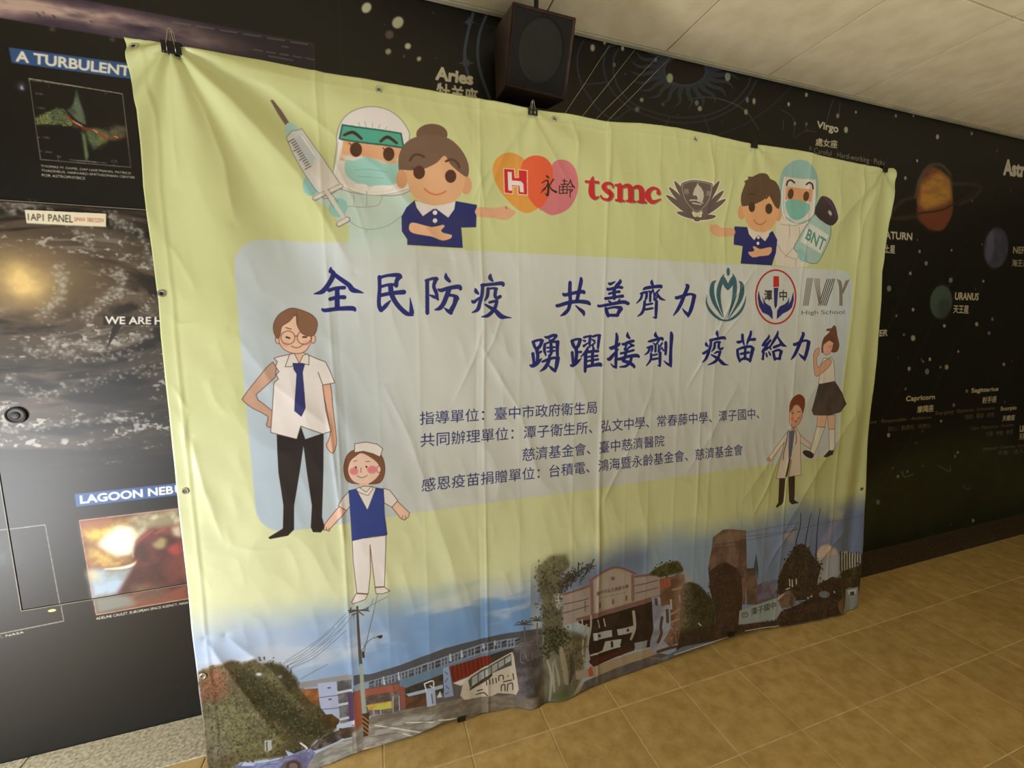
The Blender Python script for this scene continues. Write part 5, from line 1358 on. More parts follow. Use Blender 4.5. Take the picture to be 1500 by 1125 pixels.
M.poly([(575, 590), (660, 640), (640, 680), (590, 660)], (200, 190, 140), soft=6)
M.lines([[(690, 600, 6), (800, 592, 14), (880, 570, 18), (905, 540, 10)], [(880, 520, 8), (880, 480, 12)]], (250, 240, 206), soft=1)
M.poly([(610, 800), (780, 770), (860, 780), (900, 840), (640, 900)], (120, 124, 116), soft=4)
M.poly([(880, 500), (900, 410), (1000, 330), (1100, 370), (1190, 420), (1200, 600), (1230, 700), (1100, 760), (780, 770), (850, 640), (900, 560)], (104, 54, 50), soft=3, tex=((70, 40, 38), 18, 245))
M.poly([(1000, 440), (1060, 390), (1100, 400), (1090, 460), (1040, 470)], (186, 180, 120), alpha=.7, soft=3)
M.poly([(1100, 460), (1180, 420), (1195, 500), (1130, 510)], (178, 66, 60), alpha=.8, soft=4)
M.poly([(1130, 330), (1190, 310), (1200, 390), (1150, 380)], (214, 206, 176), alpha=.8, soft=3)
M.poly([(860, 700), (1060, 700), (1110, 790), (880, 830)], (124, 98, 74), alpha=.7, soft=6, tex=((90, 74, 60), 24, 246))
M.lines([[(900, 430, 10), (960, 380, 16), (1010, 345, 8)], [(1020, 370, 8), (1080, 340, 14)]], (160, 80, 66), alpha=.8, soft=1)
M.lines([[(525, 280), (1175, 202), (1420, 175)], [(525, 280), (632, 906)], [(632, 906), (1235, 800), (1480, 770)]], (196, 160, 140), w=5)
M.text('ADELINE CAULET, EUROPEAN SPACE AGENCY, NASA', [(630, 922), (1240, 815), (1240, 833), (632, 942)], (226, 222, 206), off=.02)
M.ell(10, 500, 100, 110, (52, 74, 62), alpha=.8, soft=12, tex=((36, 42, 36), 24, 250))
M.ell(120, 525, 40, 30, (56, 62, 56), alpha=.6, soft=8)
M.lines([[(-200, 372), (0, 345), (300, 308)], [(300, 308), (418, 946)], [(418, 946), (0, 1030), (-200, 1072)]], (142, 138, 128), w=7)
M.text('UNIVERSITY, NASA', [(-260, 1098), (155, 1012), (155, 1028), (-258, 1118)], (214, 210, 196), off=.02)
M.ell(340, 877, 28, 9, (232, 228, 140), rot=-.15)
# switch-panel plate text
M.z = W2
M.poly([(119, 87), (491, 105), (491, 166), (128, 149)], (238, 232, 202))
M.text('1AP1 PANEL', [(134, 105), (340, 112), (340, 146), (136, 136)], (46, 44, 44))
M.text('3P4W 380/220V', [(344, 122), (482, 127), (482, 146), (346, 140)], (186, 80, 62))

# ---- right part of the mural: zodiac, planets, stars
SB = (70, 86, 106)
M.z = Z(480, 0, 5.769)
for cx_, cy_, rx_, ry_, col in ((328, 62, 40, 48, (206, 208, 172)), (593, 187, 47, 54, (196, 198, 164)), (523, 290, 38, 38, (98, 82, 74)), (678, 387, 27, 28, (214, 216, 186)), (512, 433, 25, 27, (176, 176, 152)), (772, 495, 19, 23, (206, 208, 180)), (646, 472, 11, 14, (100, 116, 116))):
    M.ell(cx_, cy_, rx_, ry_, col, rot=.6, soft=1)
M.lines([[(90, 0), (105, 300), (125, 620)]], (44, 38, 34), w=14, alpha=.5, soft=1)
M.lines([[(1230, 110), (1180, 300), (1158, 480), (1190, 640)], [(1338, 135), (1285, 280), (1268, 450), (1295, 620), (1370, 830)]], SB, w=26)
M.lines([[(1230, 190), (1440, 240)]], (52, 60, 70), w=12, alpha=.6)
for cx_, cy_, r_ in ((1170, 530, 74), (1195, 185, 60)):
    st = []
    for i in range(16):
        a = i * math.pi / 8
        rr = r_ if i % 4 == 0 else (r_ * .55 if i % 2 == 0 else r_ * .38)
        st.append((cx_ + rr * math.cos(a), cy_ + rr * math.sin(a)))
    M.poly(st, SB)
M.text('Aries', [(922, 562), (1228, 618), (1224, 712), (915, 668)], (250, 246, 222), off=.05)
M.text('牡羊座', [(925, 694), (1268, 752), (1264, 888), (920, 838)], (250, 246, 222), off=.03)
M.z = Z(820, 60, 5.0)
M.lines([[(60, 480), (30, 330), (100, 0)]], (64, 38, 30), w=10, alpha=.5)
M.lines([[(175, 0), (138, 80), (130, 180), (160, 310), (240, 440), (320, 530), (410, 580)], [(420, 20), (350, 60), (322, 160), (345, 290), (430, 420), (560, 510), (760, 580), (930, 598), (1100, 575), (1260, 500), (1380, 400), (1440, 290)],
         [(430, 60), (395, 130), (400, 250), (450, 370), (560, 470), (760, 540), (920, 560), (1120, 530), (1270, 450), (1370, 340), (1400, 270)], [(160, 320), (360, 300)], [(410, 575), (530, 490)], [(805, 560), (780, 625)], [(1060, 560), (1105, 680)]], (50, 62, 78), w=14, alpha=.85)
M.lines([[(1460, 650, 8), (1380, 530, 9), (1300, 470, 10), (1180, 425, 10), (1060, 410, 9), (940, 430, 7)]], (112, 110, 100), alpha=.7)
M.lines([[(1120, 700), (1290, 640), (1420, 570), (1560, 470), (1700, 330)]], (48, 54, 60), w=12, alpha=.8)
rays = []
sc_ = np.array([920, 215])
for i in range(24):
    a = i / 24 * 2 * math.pi + .1
    d0 = np.array([145 * math.cos(a), 100 * math.sin(a)])
    t = np.array([-math.sin(a), math.cos(a)])
    p0, p1, p2, p3 = sc_ + d0, sc_ + d0 * 1.7 + t * 16, sc_ + d0 * 2.3 + t * 4, sc_ + d0 * 2.75 + t * 40
    if p3[1] > -40:
        rays.append([(*p0, 46), (*p1, 34), (*p2, 22), (*p3, 6)])
M.lines(rays, (60, 70, 86), alpha=.8)
M.ell(920, 215, 165, 118, (60, 70, 86), alpha=.8)
M.ell(920, 215, 146, 102, (26, 16, 12))
for cx_, cy_, rx_, ry_, col in ((242, 48, 17, 27, 0), (462, 52, 12, 20, 0), (402, 172, 9, 18, 1), (808, 270, 24, 36, 2), (1232, 262, 20, 30, 0), (704, 134, 11, 16, 1), (602, 430, 15, 17, 0), (568, 500, 18, 20, 1), (1005, 452, 15, 22, 1),
                              (1028, 494, 17, 20, 0), (758, 465, 12, 14, 3), (1376, 430, 12, 22, 1), (1425, 440, 12, 24, 0), (1366, 518, 14, 22, 2), (330, 12, 12, 12, 0)):
    M.ell(cx_, cy_, rx_, ry_, [(176, 184, 152), (120, 140, 150), (170, 186, 140), (96, 90, 70)][col], soft=1)
M.z = Z(1050, 60, 3.309)
for i, (cx_, cy_, rx_) in enumerate(((55, 172, 9), (436, 260, 7), (350, 306, 7), (588, 362, 8), (676, 344, 5), (628, 430, 10), (870, 362, 6), (955, 362, 4), (1072, 464, 8), (1238, 448, 6), (973, 580, 5), (916, 664, 6), (985, 1020, 6), (1140, 1014, 4), (1016, 1078, 6), (437, 402, 5), (380, 400, 6))):
    M.ell(cx_, cy_, rx_, rx_ * 1.6, (190, 190, 160) if i % 3 else (140, 152, 152), soft=1)
M.lines([[(310, 330), (360, 360), (380, 400), (372, 465)], [(380, 470), (430, 435), (480, 440)], [(430, 400), (440, 440)], [(325, 380), (322, 430)], [(530, 400), (560, 300), (570, 280)], [(600, 300), (595, 350)]], (84, 98, 104), w=3)
M.text('Virgo', [(490, 388), (592, 408), (588, 455), (486, 428)], (236, 232, 204), off=.05)
M.text('處女座', [(482, 468), (588, 482), (585, 520), (480, 506)], (236, 232, 204), off=.03)
M.text('Careful · Hard-working · Picky', [(474, 515), (818, 578), (816, 612), (472, 552)], (176, 172, 150))
# saturn, neptune, uranus
M.z = Z(1280, 140, 4.327)
M.lines([[(265, 640), (180, 670), (120, 740), (130, 780), (270, 770)], [(500, 560), (600, 560), (680, 580), (640, 640), (540, 690)]], (66, 50, 40), w=22, alpha=.8, soft=2)
M.poly(ell(388, 655, 116, 205, 40, rot=-.1), (138, 86, 46), tex=((112, 64, 36), 16, 260, 3), soft=4)
M.poly([(300, 560), (420, 480), (490, 520), (500, 650), (450, 690), (330, 730), (290, 690)], (206, 150, 70), tex=((184, 128, 60), 12, 261, 4), soft=10)
M.poly([(270, 700), (340, 735), (460, 705), (505, 670), (500, 750), (440, 850), (350, 850), (280, 790)], (130, 66, 42), soft=5, alpha=.9)
M.lines([[(262, 650, 12), (290, 540, 20), (350, 450, 26), (430, 440, 22), (490, 500, 12)]], (96, 84, 72), alpha=.8, soft=2)
M.lines([[(120, 780), (300, 745), (430, 725), (520, 680), (640, 610)]], (56, 38, 28), w=12, alpha=.8)
M.poly(ell(778, 965, 78, 132, 36, rot=.1), (86, 84, 106), tex=((66, 66, 88), 16, 262), soft=4)
M.poly(ell(740, 960, 24, 100, 24, rot=.1), (126, 130, 156), alpha=.5, soft=5)
M.text('SATURN', [(52, 858), (246, 872), (244, 916), (50, 905)], (216, 210, 186), off=.04)
M.text('土星', [(70, 945), (138, 948), (136, 1000), (68, 994)], (216, 210, 186), off=.03)
M.text('Astro', [(830, 405), (1000, 435), (996, 518), (826, 500)], (226, 222, 196), off=.05)
M.text('NEPTUNE', [(888, 958), (1070, 962), (1068, 1000), (886, 1000)], (180, 172, 140), off=.04)
M.text('海王星', [(880, 1038), (980, 1040), (978, 1085), (878, 1082)], (180, 172, 140), off=.03)
M.z = Z(1240, 380, 2.446)
M.poly(ell(340, 152, 40, 61, 32, rot=.1), (80, 100, 92), soft=4)
M.poly(ell(352, 175, 24, 36, 24, rot=.1), (50, 60, 56), alpha=.5, soft=8)
M.text('URANUS', [(392, 118), (476, 122), (473, 146), (390, 144)], (216, 210, 186), off=.04)
M.text('天王星', [(386, 164), (440, 166), (438, 194), (384, 192)], (216, 210, 186), off=.03)
M.text('JUPITER', [(52, 258), (150, 252), (146, 280), (50, 290)], (216, 210, 186), off=.04)
for i, (x, y, r_) in enumerate(((287, 14, 6), (230, 50, 5), (154, 104, 8), (240, 180, 5), (180, 202, 4), (352, 238, 5), (375, 74, 7), (492, 78, 4), (524, 214, 5), (468, 232, 6), (512, 264, 5), (240, 282, 8), (207, 270, 4), (226, 392, 6), (290, 402, 8), (300, 358, 5),
                             (338, 386, 4), (360, 386, 7), (213, 464, 4), (565, 376, 5), (432, 472, 5), (402, 330, 4), (276, 366, 4), (152, 630, 6), (386, 522, 5), (340, 580, 4), (390, 706, 5), (400, 692, 4), (114, 870, 7), (455, 936, 5), (220, 760, 4), (186, 778, 4), (166, 748, 3))):
    M.ell(x, y, r_, r_ * 1.35, (178, 178, 152) if i % 2 else (128, 140, 132), soft=1)
M.lines([[(250, 0), (150, 250), (100, 330)], [(410, 20), (370, 90), (310, 230), (210, 430), (80, 660)], [(500, 60), (420, 250), (310, 480), (230, 640), (120, 830), (40, 960)]], (84, 84, 74), w=1.6, alpha=.7)
M.lines([[(75, 700), (160, 670), (320, 650), (470, 660), (560, 700)]], (50, 58, 42), w=6, alpha=.5, soft=2)
M.lines([[(200, 760), (210, 780), (240, 770)], [(330, 740), (350, 750), (372, 760), (372, 740)], [(420, 810), (432, 825), (446, 818)]], (110, 126, 120), w=6, alpha=.7, soft=1)
M.z = Z(1290, 540, 7.033)
TW = (220, 214, 184)
T2 = (150, 144, 120)
M.text('Capricorn', [(268, 286), (562, 268), (562, 325), (266, 352)], TW, off=.05)
M.text('摩羯座', [(384, 388), (550, 370), (548, 442), (380, 458)], TW, off=.03)
M.text('Patient · Responsible · Ambitious', [(-190, 540), (528, 482), (526, 522), (-192, 592)], T2)
M.text('耐心 · 負責任 · 有野心', [(82, 598), (524, 560), (522, 608), (80, 652)], T2)
M.text('Easy-going · Optimistic · Enthusiastic', [(572, 438), (1184, 386), (1182, 430), (570, 490)], T2)
M.text('隨和 · 樂觀 · 熱情', [(876, 474), (1176, 446), (1174, 498), (874, 528)], T2)
M.text('Sagittarius', [(942, 204), (1218, 190), (1214, 238), (940, 262)], TW, off=.05)
M.text('射手座', [(1056, 292), (1200, 280), (1196, 346), (1050, 360)], TW, off=.03)
M.text('Scorpio', [(1242, 394), (1404, 384), (1402, 432), (1238, 446)], TW, off=.05)
M.text('天蠍座', [(1262, 484), (1388, 474), (1384, 530), (1256, 544)], TW, off=.03)
M.text('Calm · Mysterious · Sensitive', [(932, 600), (1374, 562), (1370, 602), (930, 646)], T2)
M.text('冷靜 · 神秘 · 敏感', [(1090, 650), (1370, 624), (1366, 672), (1086, 700)], T2)
M.text('Libra', [(1440, 590), (1540, 582), (1538, 640), (1438, 650)], TW, off=.05)
M.text('天秤座', [(1434, 668), (1540, 660), (1538, 726), (1430, 734)], TW, off=.03)
M.text('Balanced · Charming · Sociable', [(1064, 812), (1540, 768), (1538, 806), (1060, 856)], T2)
M.text('平衡 · 迷人', [(1212, 850), (1480, 822), (1476, 870), (1206, 900)], T2)
# faint stars over the rest of the mural
pts = [(x, z_) for x, z_ in zip(rl.uniform(-.15, 5.4, 420), rl.uniform(.05, 2.72, 420))]
s_ = M.map
M.map = lambda p: np.asarray(p, float)
M.z = Z(0, 0, 1)
M.pieces([ell(x, z_, .0025 + .003 * rl.random() ** 3, .0025 + .003 * rl.random() ** 3, 8) for x, z_ in pts[:300]], (120, 124, 112), alpha=.7)
M.pieces([ell(x, z_, .006 + .006 * rl.random(), .006 + .006 * rl.random(), 10) for x, z_ in pts[300:345]], (150, 154, 130), alpha=.75, soft=1)
M.map = s_
MUR_IMG = M.image('mural_print')
del X, Zz
# ================================================================ MATERIALS
m_banner = mat_print('printed_vinyl', BAN_IMG, .38, .5, 26, .12)
m_mural = mat_print('laminated_mural', MUR_IMG, .46, .5, 9, .05)
m_ceiling = mat_simple('mineral_fibre', (236, 223, 186), .9, noise=(224, 209, 170), bump=.25, scale=9)
m_ctrim = mat_simple('cream_trim', (200, 192, 160), .6, scale=6)
m_slab = mat_simple('ceiling_void', (150, 136, 104), .9)
m_grout = mat_simple('tile_grout', (222, 204, 160), .9, noise=(196, 174, 128), scale=14)
m_stone = mat_simple('grey_granite', (204, 194, 164), .75, noise=(152, 143, 118), bump=.4, scale=95)
m_kerb_dark = mat_simple('kerb_dark_brown', (84, 66, 42), .75, noise=(56, 44, 28), bump=.4, scale=60)
m_black = mat_simple('black_steel', (22, 21, 22), .35, scale=40)
m_wire = mat_simple('nickel_wire', (190, 188, 180), .25, metal=1.0, scale=40)
m_ring = mat_simple('zinc_eyelet', (206, 206, 196), .35, metal=.8, scale=60)
m_wood = mat_simple('walnut_veneer', (62, 42, 30), .55, noise=(44, 29, 20), bump=.1, scale=30)
m_grille = mat_simple('speaker_cloth', (20, 19, 16), .95, noise=(14, 13, 11), bump=.6, scale=260)
m_cone = mat_simple('speaker_cone', (30, 29, 21), .9, scale=80)
m_plate = mat_simple('painted_plate', (186, 198, 172), .5, scale=10)
m_hole = mat_simple('eyelet_shade', (120, 122, 92), .8)
m_cord = mat_simple('nylon_cord', (214, 204, 180), .5, scale=60)
m_plinth = mat_simple('dark_backing', (18, 16, 15), .8)

# tile glaze: colour drifts tile by tile and in soft clouds
m_tile = bpy.data.materials.new('glazed_ochre_tile')
m_tile.use_nodes = True
nt = m_tile.node_tree
pb = nt.nodes['Principled BSDF']
tc = nt.nodes.new('ShaderNodeTexCoord')
oi = nt.nodes.new('ShaderNodeObjectInfo')
geo = nt.nodes.new('ShaderNodeNewGeometry')
n1 = nt.nodes.new('ShaderNodeTexNoise')
n1.inputs['Scale'].default_value = 16
n1.inputs['Detail'].default_value = 7
n1.inputs['Roughness'].default_value = .62
nt.links.new(geo.outputs['Position'], n1.inputs['Vector'])
cr = nt.nodes.new('ShaderNodeValToRGB')
cr.color_ramp.elements[0].position = .22
cr.color_ramp.elements[0].color = (*srgb((166, 132, 72)), 1)
cr.color_ramp.elements[1].position = .82
cr.color_ramp.elements[1].color = (*srgb((212, 184, 122)), 1)
nt.links.new(n1.outputs['Fac'], cr.inputs['Fac'])
hv = nt.nodes.new('ShaderNodeHueSaturation')
mr = nt.nodes.new('ShaderNodeMapRange')
mr.inputs['To Min'].default_value = .90
mr.inputs['To Max'].default_value = 1.06
nt.links.new(oi.outputs['Random'], mr.inputs['Value'])
nt.links.new(mr.outputs['Result'], hv.inputs['Value'])
nt.links.new(cr.outputs['Color'], hv.inputs['Color'])
nt.links.new(hv.outputs['Color'], pb.inputs['Base Color'])
n2 = nt.nodes.new('ShaderNodeTexNoise')
n2.inputs['Scale'].default_value = 70
n2.inputs['Detail'].default_value = 4
nt.links.new(geo.outputs['Position'], n2.inputs['Vector'])
bp = nt.nodes.new('ShaderNodeBump')
bp.inputs['Strength'].default_value = .25
bp.inputs['Distance'].default_value = .002
nt.links.new(n2.outputs['Fac'], bp.inputs['Height'])
nt.links.new(bp.outputs['Normal'], pb.inputs['Normal'])
pb.inputs['Roughness'].default_value = .5
pb.inputs['Specular IOR Level'].default_value = .35

# ================================================================ SETTING
X0, X1, Y0 = -3.93, 6.87, -4.4
# floor: bed of grout, tiles set one by one
TP, TXO, TYO = .30, .8696, 1.603
bm = bmesh.new()
bm_box(bm, X0, X1, Y0, WALL_Y, -.06, -.0025)
floor = from_bm('floor', bm, m_grout, kind='structure')
bm = bmesh.new()
g = .0022
bm_box(bm, g, TP - g, -TP + g, -g, -.008, 0, bevel=.0018)
tile0 = from_bm('tile', bm, m_tile, floor)
tile_me = tile0.data
near = []
for i in range(-9, 15):
    for j in range(0, 12):
        near.append((TXO + i * TP, TYO - j * TP))
first = True
for x, y in near:
    if first:
        o, first = tile0, False
    else:
        o = tile0.copy()
        COL.objects.link(o)
        o.parent = floor
    o.location = (x, y, 0)
nearset = {(round((x - TXO) / TP), round((TYO - y) / TP)) for x, y in near}
bm = bmesh.new()
for i in range(-16, 20):
    for j in range(0, 20):
        if (i, j) not in nearset:
            x, y = TXO + i * TP, TYO - j * TP
            bm_box(bm, x + g, x + TP - g, y - TP + g, y - g, -.008, 0)
from_bm('tile_field', bm, m_tile, floor, kind='stuff')

# kerb strip against the wall: grey stone at left, darker brown farther right
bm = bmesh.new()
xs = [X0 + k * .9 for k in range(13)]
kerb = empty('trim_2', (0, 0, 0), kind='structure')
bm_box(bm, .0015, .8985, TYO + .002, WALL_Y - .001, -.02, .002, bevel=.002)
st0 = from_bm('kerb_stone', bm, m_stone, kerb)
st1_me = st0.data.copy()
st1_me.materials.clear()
st1_me.materials.append(m_kerb_dark)
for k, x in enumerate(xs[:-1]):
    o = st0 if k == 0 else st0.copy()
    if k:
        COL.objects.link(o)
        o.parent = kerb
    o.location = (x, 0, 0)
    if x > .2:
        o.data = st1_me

# back wall: slab with an opening behind the panel door
DX0, DX1, DZ0 = -1.185, .02, .556
DZ1 = float(to_wall([(0, 293), (209, 308)])[:, 1].mean())
bm = bmesh.new()
bm_box(bm, X0, DX0, WALL_Y, WALL_Y + .12, 0, CEIL_Z + .08)
bm_box(bm, DX1, X1, WALL_Y, WALL_Y + .12, 0, CEIL_Z + .08)
bm_box(bm, DX0, DX1, WALL_Y, WALL_Y + .12, 0, DZ0)
bm_box(bm, DX0, DX1, WALL_Y, WALL_Y + .12, DZ1, CEIL_Z + .08)
wall = from_bm('wall_back', bm, m_mural, kind='structure')
M.uv(wall.data)
bm = bmesh.new()
bm_box(bm, DX0 + .001, DX1 - .001, WALL_Y + .02, WALL_Y + .10, DZ0 + .001, DZ1 - .001)
from_bm('panel_recess', bm, m_plinth, wall)

# panel door set into the mural, printed with it
door = empty('door_1', ((DX0 + DX1) / 2, WALL_Y, DZ0), kind='structure')
bm = bmesh.new()
gp = .0028
bm_box(bm, DX0 + gp, DX1 - gp, WALL_Y - .004, WALL_Y + .016, DZ0 + gp, DZ1 - gp, bevel=.0015)
leaf = from_bm('door_leaf', bm, m_mural)
M.uv(leaf.data)
leaf.parent = door
leaf.matrix_parent_inverse = Matrix.Translation(door.location).inverted()
m_edge = mat_simple('lit_edge', (120, 114, 104), .5)  # pale colour stands in for light caught along the door edges
bm = bmesh.new()
for a, b, c_, d in ((DX0 - .002, DX0 + .001, DZ0, DZ1), (DX0, DX1, DZ0 - .002, DZ0 + .001), (DX0, DX1, DZ1 - .001, DZ1 + .002), (DX1 - .001, DX1 + .002, DZ0, DZ1)):
    bm_box(bm, a, b, WALL_Y - .0045, WALL_Y + .01, c_, d)
ef = from_bm('door_frame', bm, m_edge)
ef.parent = door
ef.matrix_parent_inverse = Matrix.Translation(door.location).inverted()
kq = to_wall([(25, 608)])[0]
bm = bmesh.new()


def lathe(bm, prof, n=28):
    rings = []
    for r, h in prof:
        rings.append([bm.verts.new((r * math.cos(k * 2 * math.pi / n), -h, r * math.sin(k * 2 * math.pi / n))) for k in range(n)])
    for a, b in zip(rings, rings[1:]):
        for k in range(n):
            bm.faces.new((a[k], a[(k + 1) % n], b[(k + 1) % n], b[k]))
    bm.faces.new(rings[0])
    bm.faces.new(rings[-1])


lathe(bm, [(.026, 0), (.028, .003), (.027, .007), (.023, .008), (.021, .005), (.012, .004), (.010, .007), (.004, .008)])
kn = from_bm('lock', bm, m_plinth, smooth=False)
kn.data.materials.clear()
kn.data.materials.append(mat_simple('dark_lock', (40, 36, 31), .5, metal=.1))
kn.parent = door
kn.location = (kq[0] - door.location.x, -.004, kq[1] - DZ0)

# plate on the door
pq = to_wall([(38.1, 307.8), (157.1, 313.6), (157.1, 333.1), (41, 327.7)])
bm = bmesh.new()
vs = [bm.verts.new((x, WALL_Y - .0045, z_)) for x, z_ in pq] + [bm.verts.new((x, WALL_Y - .0085, z_)) for x, z_ in pq]
bm.faces.new(vs[4:])
bm.faces.new(vs[:4][::-1])
for k in range(4):
    bm.faces.new((vs[k], vs[(k + 1) % 4], vs[4 + (k + 1) % 4], vs[4 + k]))
plate = from_bm('name_plate', bm, m_mural)
M.uv(plate.data)
plate['label'] = 'small cream plate reading 1AP1 PANEL fixed on the galaxy print'
plate['category'] = 'sign'

# ceiling: void slab, tiles laid in one by one, cream angle at the wall
bm = bmesh.new()
bm_box(bm, X0, X1, Y0, WALL_Y, CEIL_Z + .010, CEIL_Z + .10)
ceil = from_bm('ceiling', bm, m_slab, kind='structure')
CP, CXO, CYO = .613, .7215, 1.778
bm = bmesh.new()
bm_box(bm, .0035, CP - .0035, -CP + .0035, -.0035, 0, .012, bevel=.0015)
p0 = from_bm('ceiling_panel', bm, m_ceiling, ceil)
k = 0
for i in range(-7, 10):
    for j in range(0, 10):
        o = p0 if k == 0 else p0.copy()
        if k:
            COL.objects.link(o)
            o.parent = ceil
        k += 1
        o.location = (CXO + i * CP, CYO - j * CP, CEIL_Z)
bm = bmesh.new()
bm_box(bm, X0, X1, WALL_Y - .024, WALL_Y - .0005, CEIL_Z - .006, CEIL_Z + .012, bevel=.003)
from_bm('trim_1', bm, m_ctrim, kind='structure')

m_plaster = mat_simple('cream_plaster', (150, 142, 122), .85, scale=4, bump=.1)
for nm, a, b in (('wall_right', X1, X1 + .12), ('wall_left', X0 - .12, X0)):
    bm = bmesh.new()
    bm_box(bm, a, b, Y0, WALL_Y + .12, -.06, CEIL_Z + .10)
    from_bm(nm, bm, m_plaster, kind='structure')

# ================================================================ BANNER
NU, NV = 760, 560
u, v = np.meshgrid(np.linspace(0, 1, NU), np.linspace(0, 1, NV))
TX, TZ = _t
BX, BZ2 = _b
BZ2 = np.maximum(BZ2, .004)
LZ, LX = _l
RZ, RX = _r
xn = LX.mean() * (1 - u) + RX.mean() * u
bz, tz = np.interp(xn, BX, BZ2), np.interp(xn, TX, TZ)
z_ = bz * (1 - v) + tz * v
xl, xr = np.interp(z_, LZ, LX), np.interp(z_, RZ, RX)
x_ = xl * (1 - u) + xr * u
bz, tz = np.interp(x_, BX, BZ2), np.interp(x_, TX, TZ)
z_ = bz * (1 - v) + tz * v
# round the free upper right corner
x_[v > .97] -= (np.clip(u - .985, 0, 1) / .015 * np.clip(v - .97, 0, 1) / .03 * .012)[v > .97]
rel = relief_exact(x_, z_)
BX, BZ = BX, BZ2
co = np.stack([x_, BAN_Y - rel, z_], -1).reshape(-1, 3)
idx = np.arange(NU * NV).reshape(NV, NU)
quads = np.stack([idx[:-1, :-1], idx[:-1, 1:], idx[1:, 1:], idx[1:, :-1]], -1).reshape(-1, 4)
me = bpy.data.meshes.new('banner_sheet')
me.vertices.add(len(co))
me.vertices.foreach_set('co', co.astype(np.float32).ravel())
me.loops.add(quads.size)
me.loops.foreach_set('vertex_index', quads.astype(np.int32).ravel())
me.polygons.add(len(quads))
me.polygons.foreach_set('loop_start', np.arange(0, quads.size, 4, dtype=np.int32))
me.polygons.foreach_set('loop_total', np.full(len(quads), 4, np.int32))
me.update(calc_edges=True)
me.polygons.foreach_set('use_smooth', [True] * len(me.polygons))
me.update()
B.uv(me)
banner = empty('banner', (.93, BAN_Y, 0), label='large pale green printed vinyl banner hanging from clips in front of the dark mural', category='banner')
sheet = link('sheet', me, m_banner)
sol = sheet.modifiers.new('thickness', 'SOLIDIFY')
sol.thickness = .0012
sol.offset = -1
inv = Matrix.Translation(banner.location).inverted()
sheet.parent = banner
sheet.matrix_parent_inverse = inv


def surf(x, z):
    return Vector((x, BAN_Y - float(relief(np.array([x]), np.array([z]))[0]), z))


def surf_n(x, z, e=.01):
    a = surf(x + e, z) - surf(x - e, z)
    b = surf(x, z + e) - surf(x, z - e)
    n = a.cross(b).normalized()
    return n if n.y < 0 else -n


# eyelets: zinc ring around a dark hole
GP = [(196, 68), (555, 131.5), (812, 174), (1018.7, 204), (237, 430), (271.5, 719), (297.6, 990), (1262, 716)]
bm = bmesh.new()
lathe(bm, [(.0100, 0), (.0100, .0012), (.0088, .0022), (.0066, .0022), (.0052, .0010), (.0050, .0004)], 20)
ring_me = None
for k, p in enumerate(GP):
    q = to_banner([p])[0]
    c_ = surf(q[0], q[1])
    n = surf_n(q[0], q[1])
    if ring_me is None:
        e = from_bm('eyelet', bm, m_ring, smooth=False)
        ring_me = e.data
        # dark hole in the middle
        ring_me.materials.append(m_plinth)
        for f in ring_me.polygons:
            if len(f.vertices) > 4:
                f.material_index = 1
    else:
        if k == 1:
            ring2 = ring_me.copy()
            ring2.materials[1] = m_hole
        e = bpy.data.objects.new('eyelet', ring_me if k in (4, 7) else ring2)
        COL.objects.link(e)
    e.parent = banner
    rot = n.to_track_quat('-Y', 'Z').to_matrix().to_4x4()
    e.matrix_parent_inverse = inv
    e.matrix_basis = Matrix.Translation(c_ + n * .0008) @ rot

# ================================================================ BINDER CLIPS


def clip_at(p, label, up=True, size=.040, wires=True, tilt=0.0, wm=None):
    """steel spring body folded over the hem, two wire handles"""
    q = to_banner([p])[0]
    c_ = surf(q[0], q[1])
    c = empty('binder_clip', c_, label=label, category='clip', group='binder clips along the banner hem')
    w, h, t = size, size * .62, size * .36
    bm = bmesh.new()
    prof = [(-.002, -.5 * h), (-.0035, -.5 * h), (-t * .5, .42 * h), (-t * .5, .5 * h), (t * .5, .5 * h), (t * .5, .42 * h), (.0035, -.5 * h), (.002, -.5 * h), (t * .42, .40 * h), (-t * .42, .40 * h)]
    ls, rs = [], []
    for y, z in prof:
        ls.append(bm.verts.new((-w / 2, y, z)))
        rs.append(bm.verts.new((w / 2, y, z)))
    nn = len(prof)
    for k in range(nn):
        bm.faces.new((ls[k], ls[(k + 1) % nn], rs[(k + 1) % nn], rs[k]))
    for side in (ls, rs):
        bm.faces.new((side[0], side[1], side[2], side[9]))
        bm.faces.new((side[2], side[3], side[4], side[5], side[8], side[9]))
        bm.faces.new((side[5], side[6], side[7], side[8]))
    b = from_bm('body', bm, m_black, c)
    bm = bmesh.new()
    tube_bm(bm, [(-w / 2, -.0045, -.5 * h), (w / 2, -.0045, -.5 * h)], .0018, 8)
    tube_bm(bm, [(-w / 2, .0045, -.5 * h), (w / 2, .0045, -.5 * h)], .0018, 8)
    from_bm('curled_edge', bm, m_black, c)
    if wires:
        for sgn, sp in ((-1, .0), (1, 4 * math.pi / 180)):
            bm = bmesh.new()
            L = size * 1.15
            pts = [(-w * .22, sgn * .005, -.46 * h), (-w * .20, sgn * (t * .5 + .002), .3 * h), (-w * .10, sgn * (t * .5 + .001), .5 * h + L * .35), (-w * .12, sgn * t * .4, .5 * h + L * .52), (-w * .04, sgn * t * .35, .5 * h + L * .62),
                   (w * .04, sgn * t * .35, .5 * h + L * .62), (w * .12, sgn * t * .4, .5 * h + L * .52), (w * .10, sgn * (t * .5 + .001), .5 * h + L * .35), (w * .20, sgn * (t * .5 + .002), .3 * h), (w * .22, sgn * .005, -.46 * h)]
            tube_bm(bm, pts, .0009, 6)
            from_bm('wire_handle', bm, wm or m_wire, c, smooth=True)
    c.rotation_euler = (0 if up else math.pi, tilt, 0)
    return c


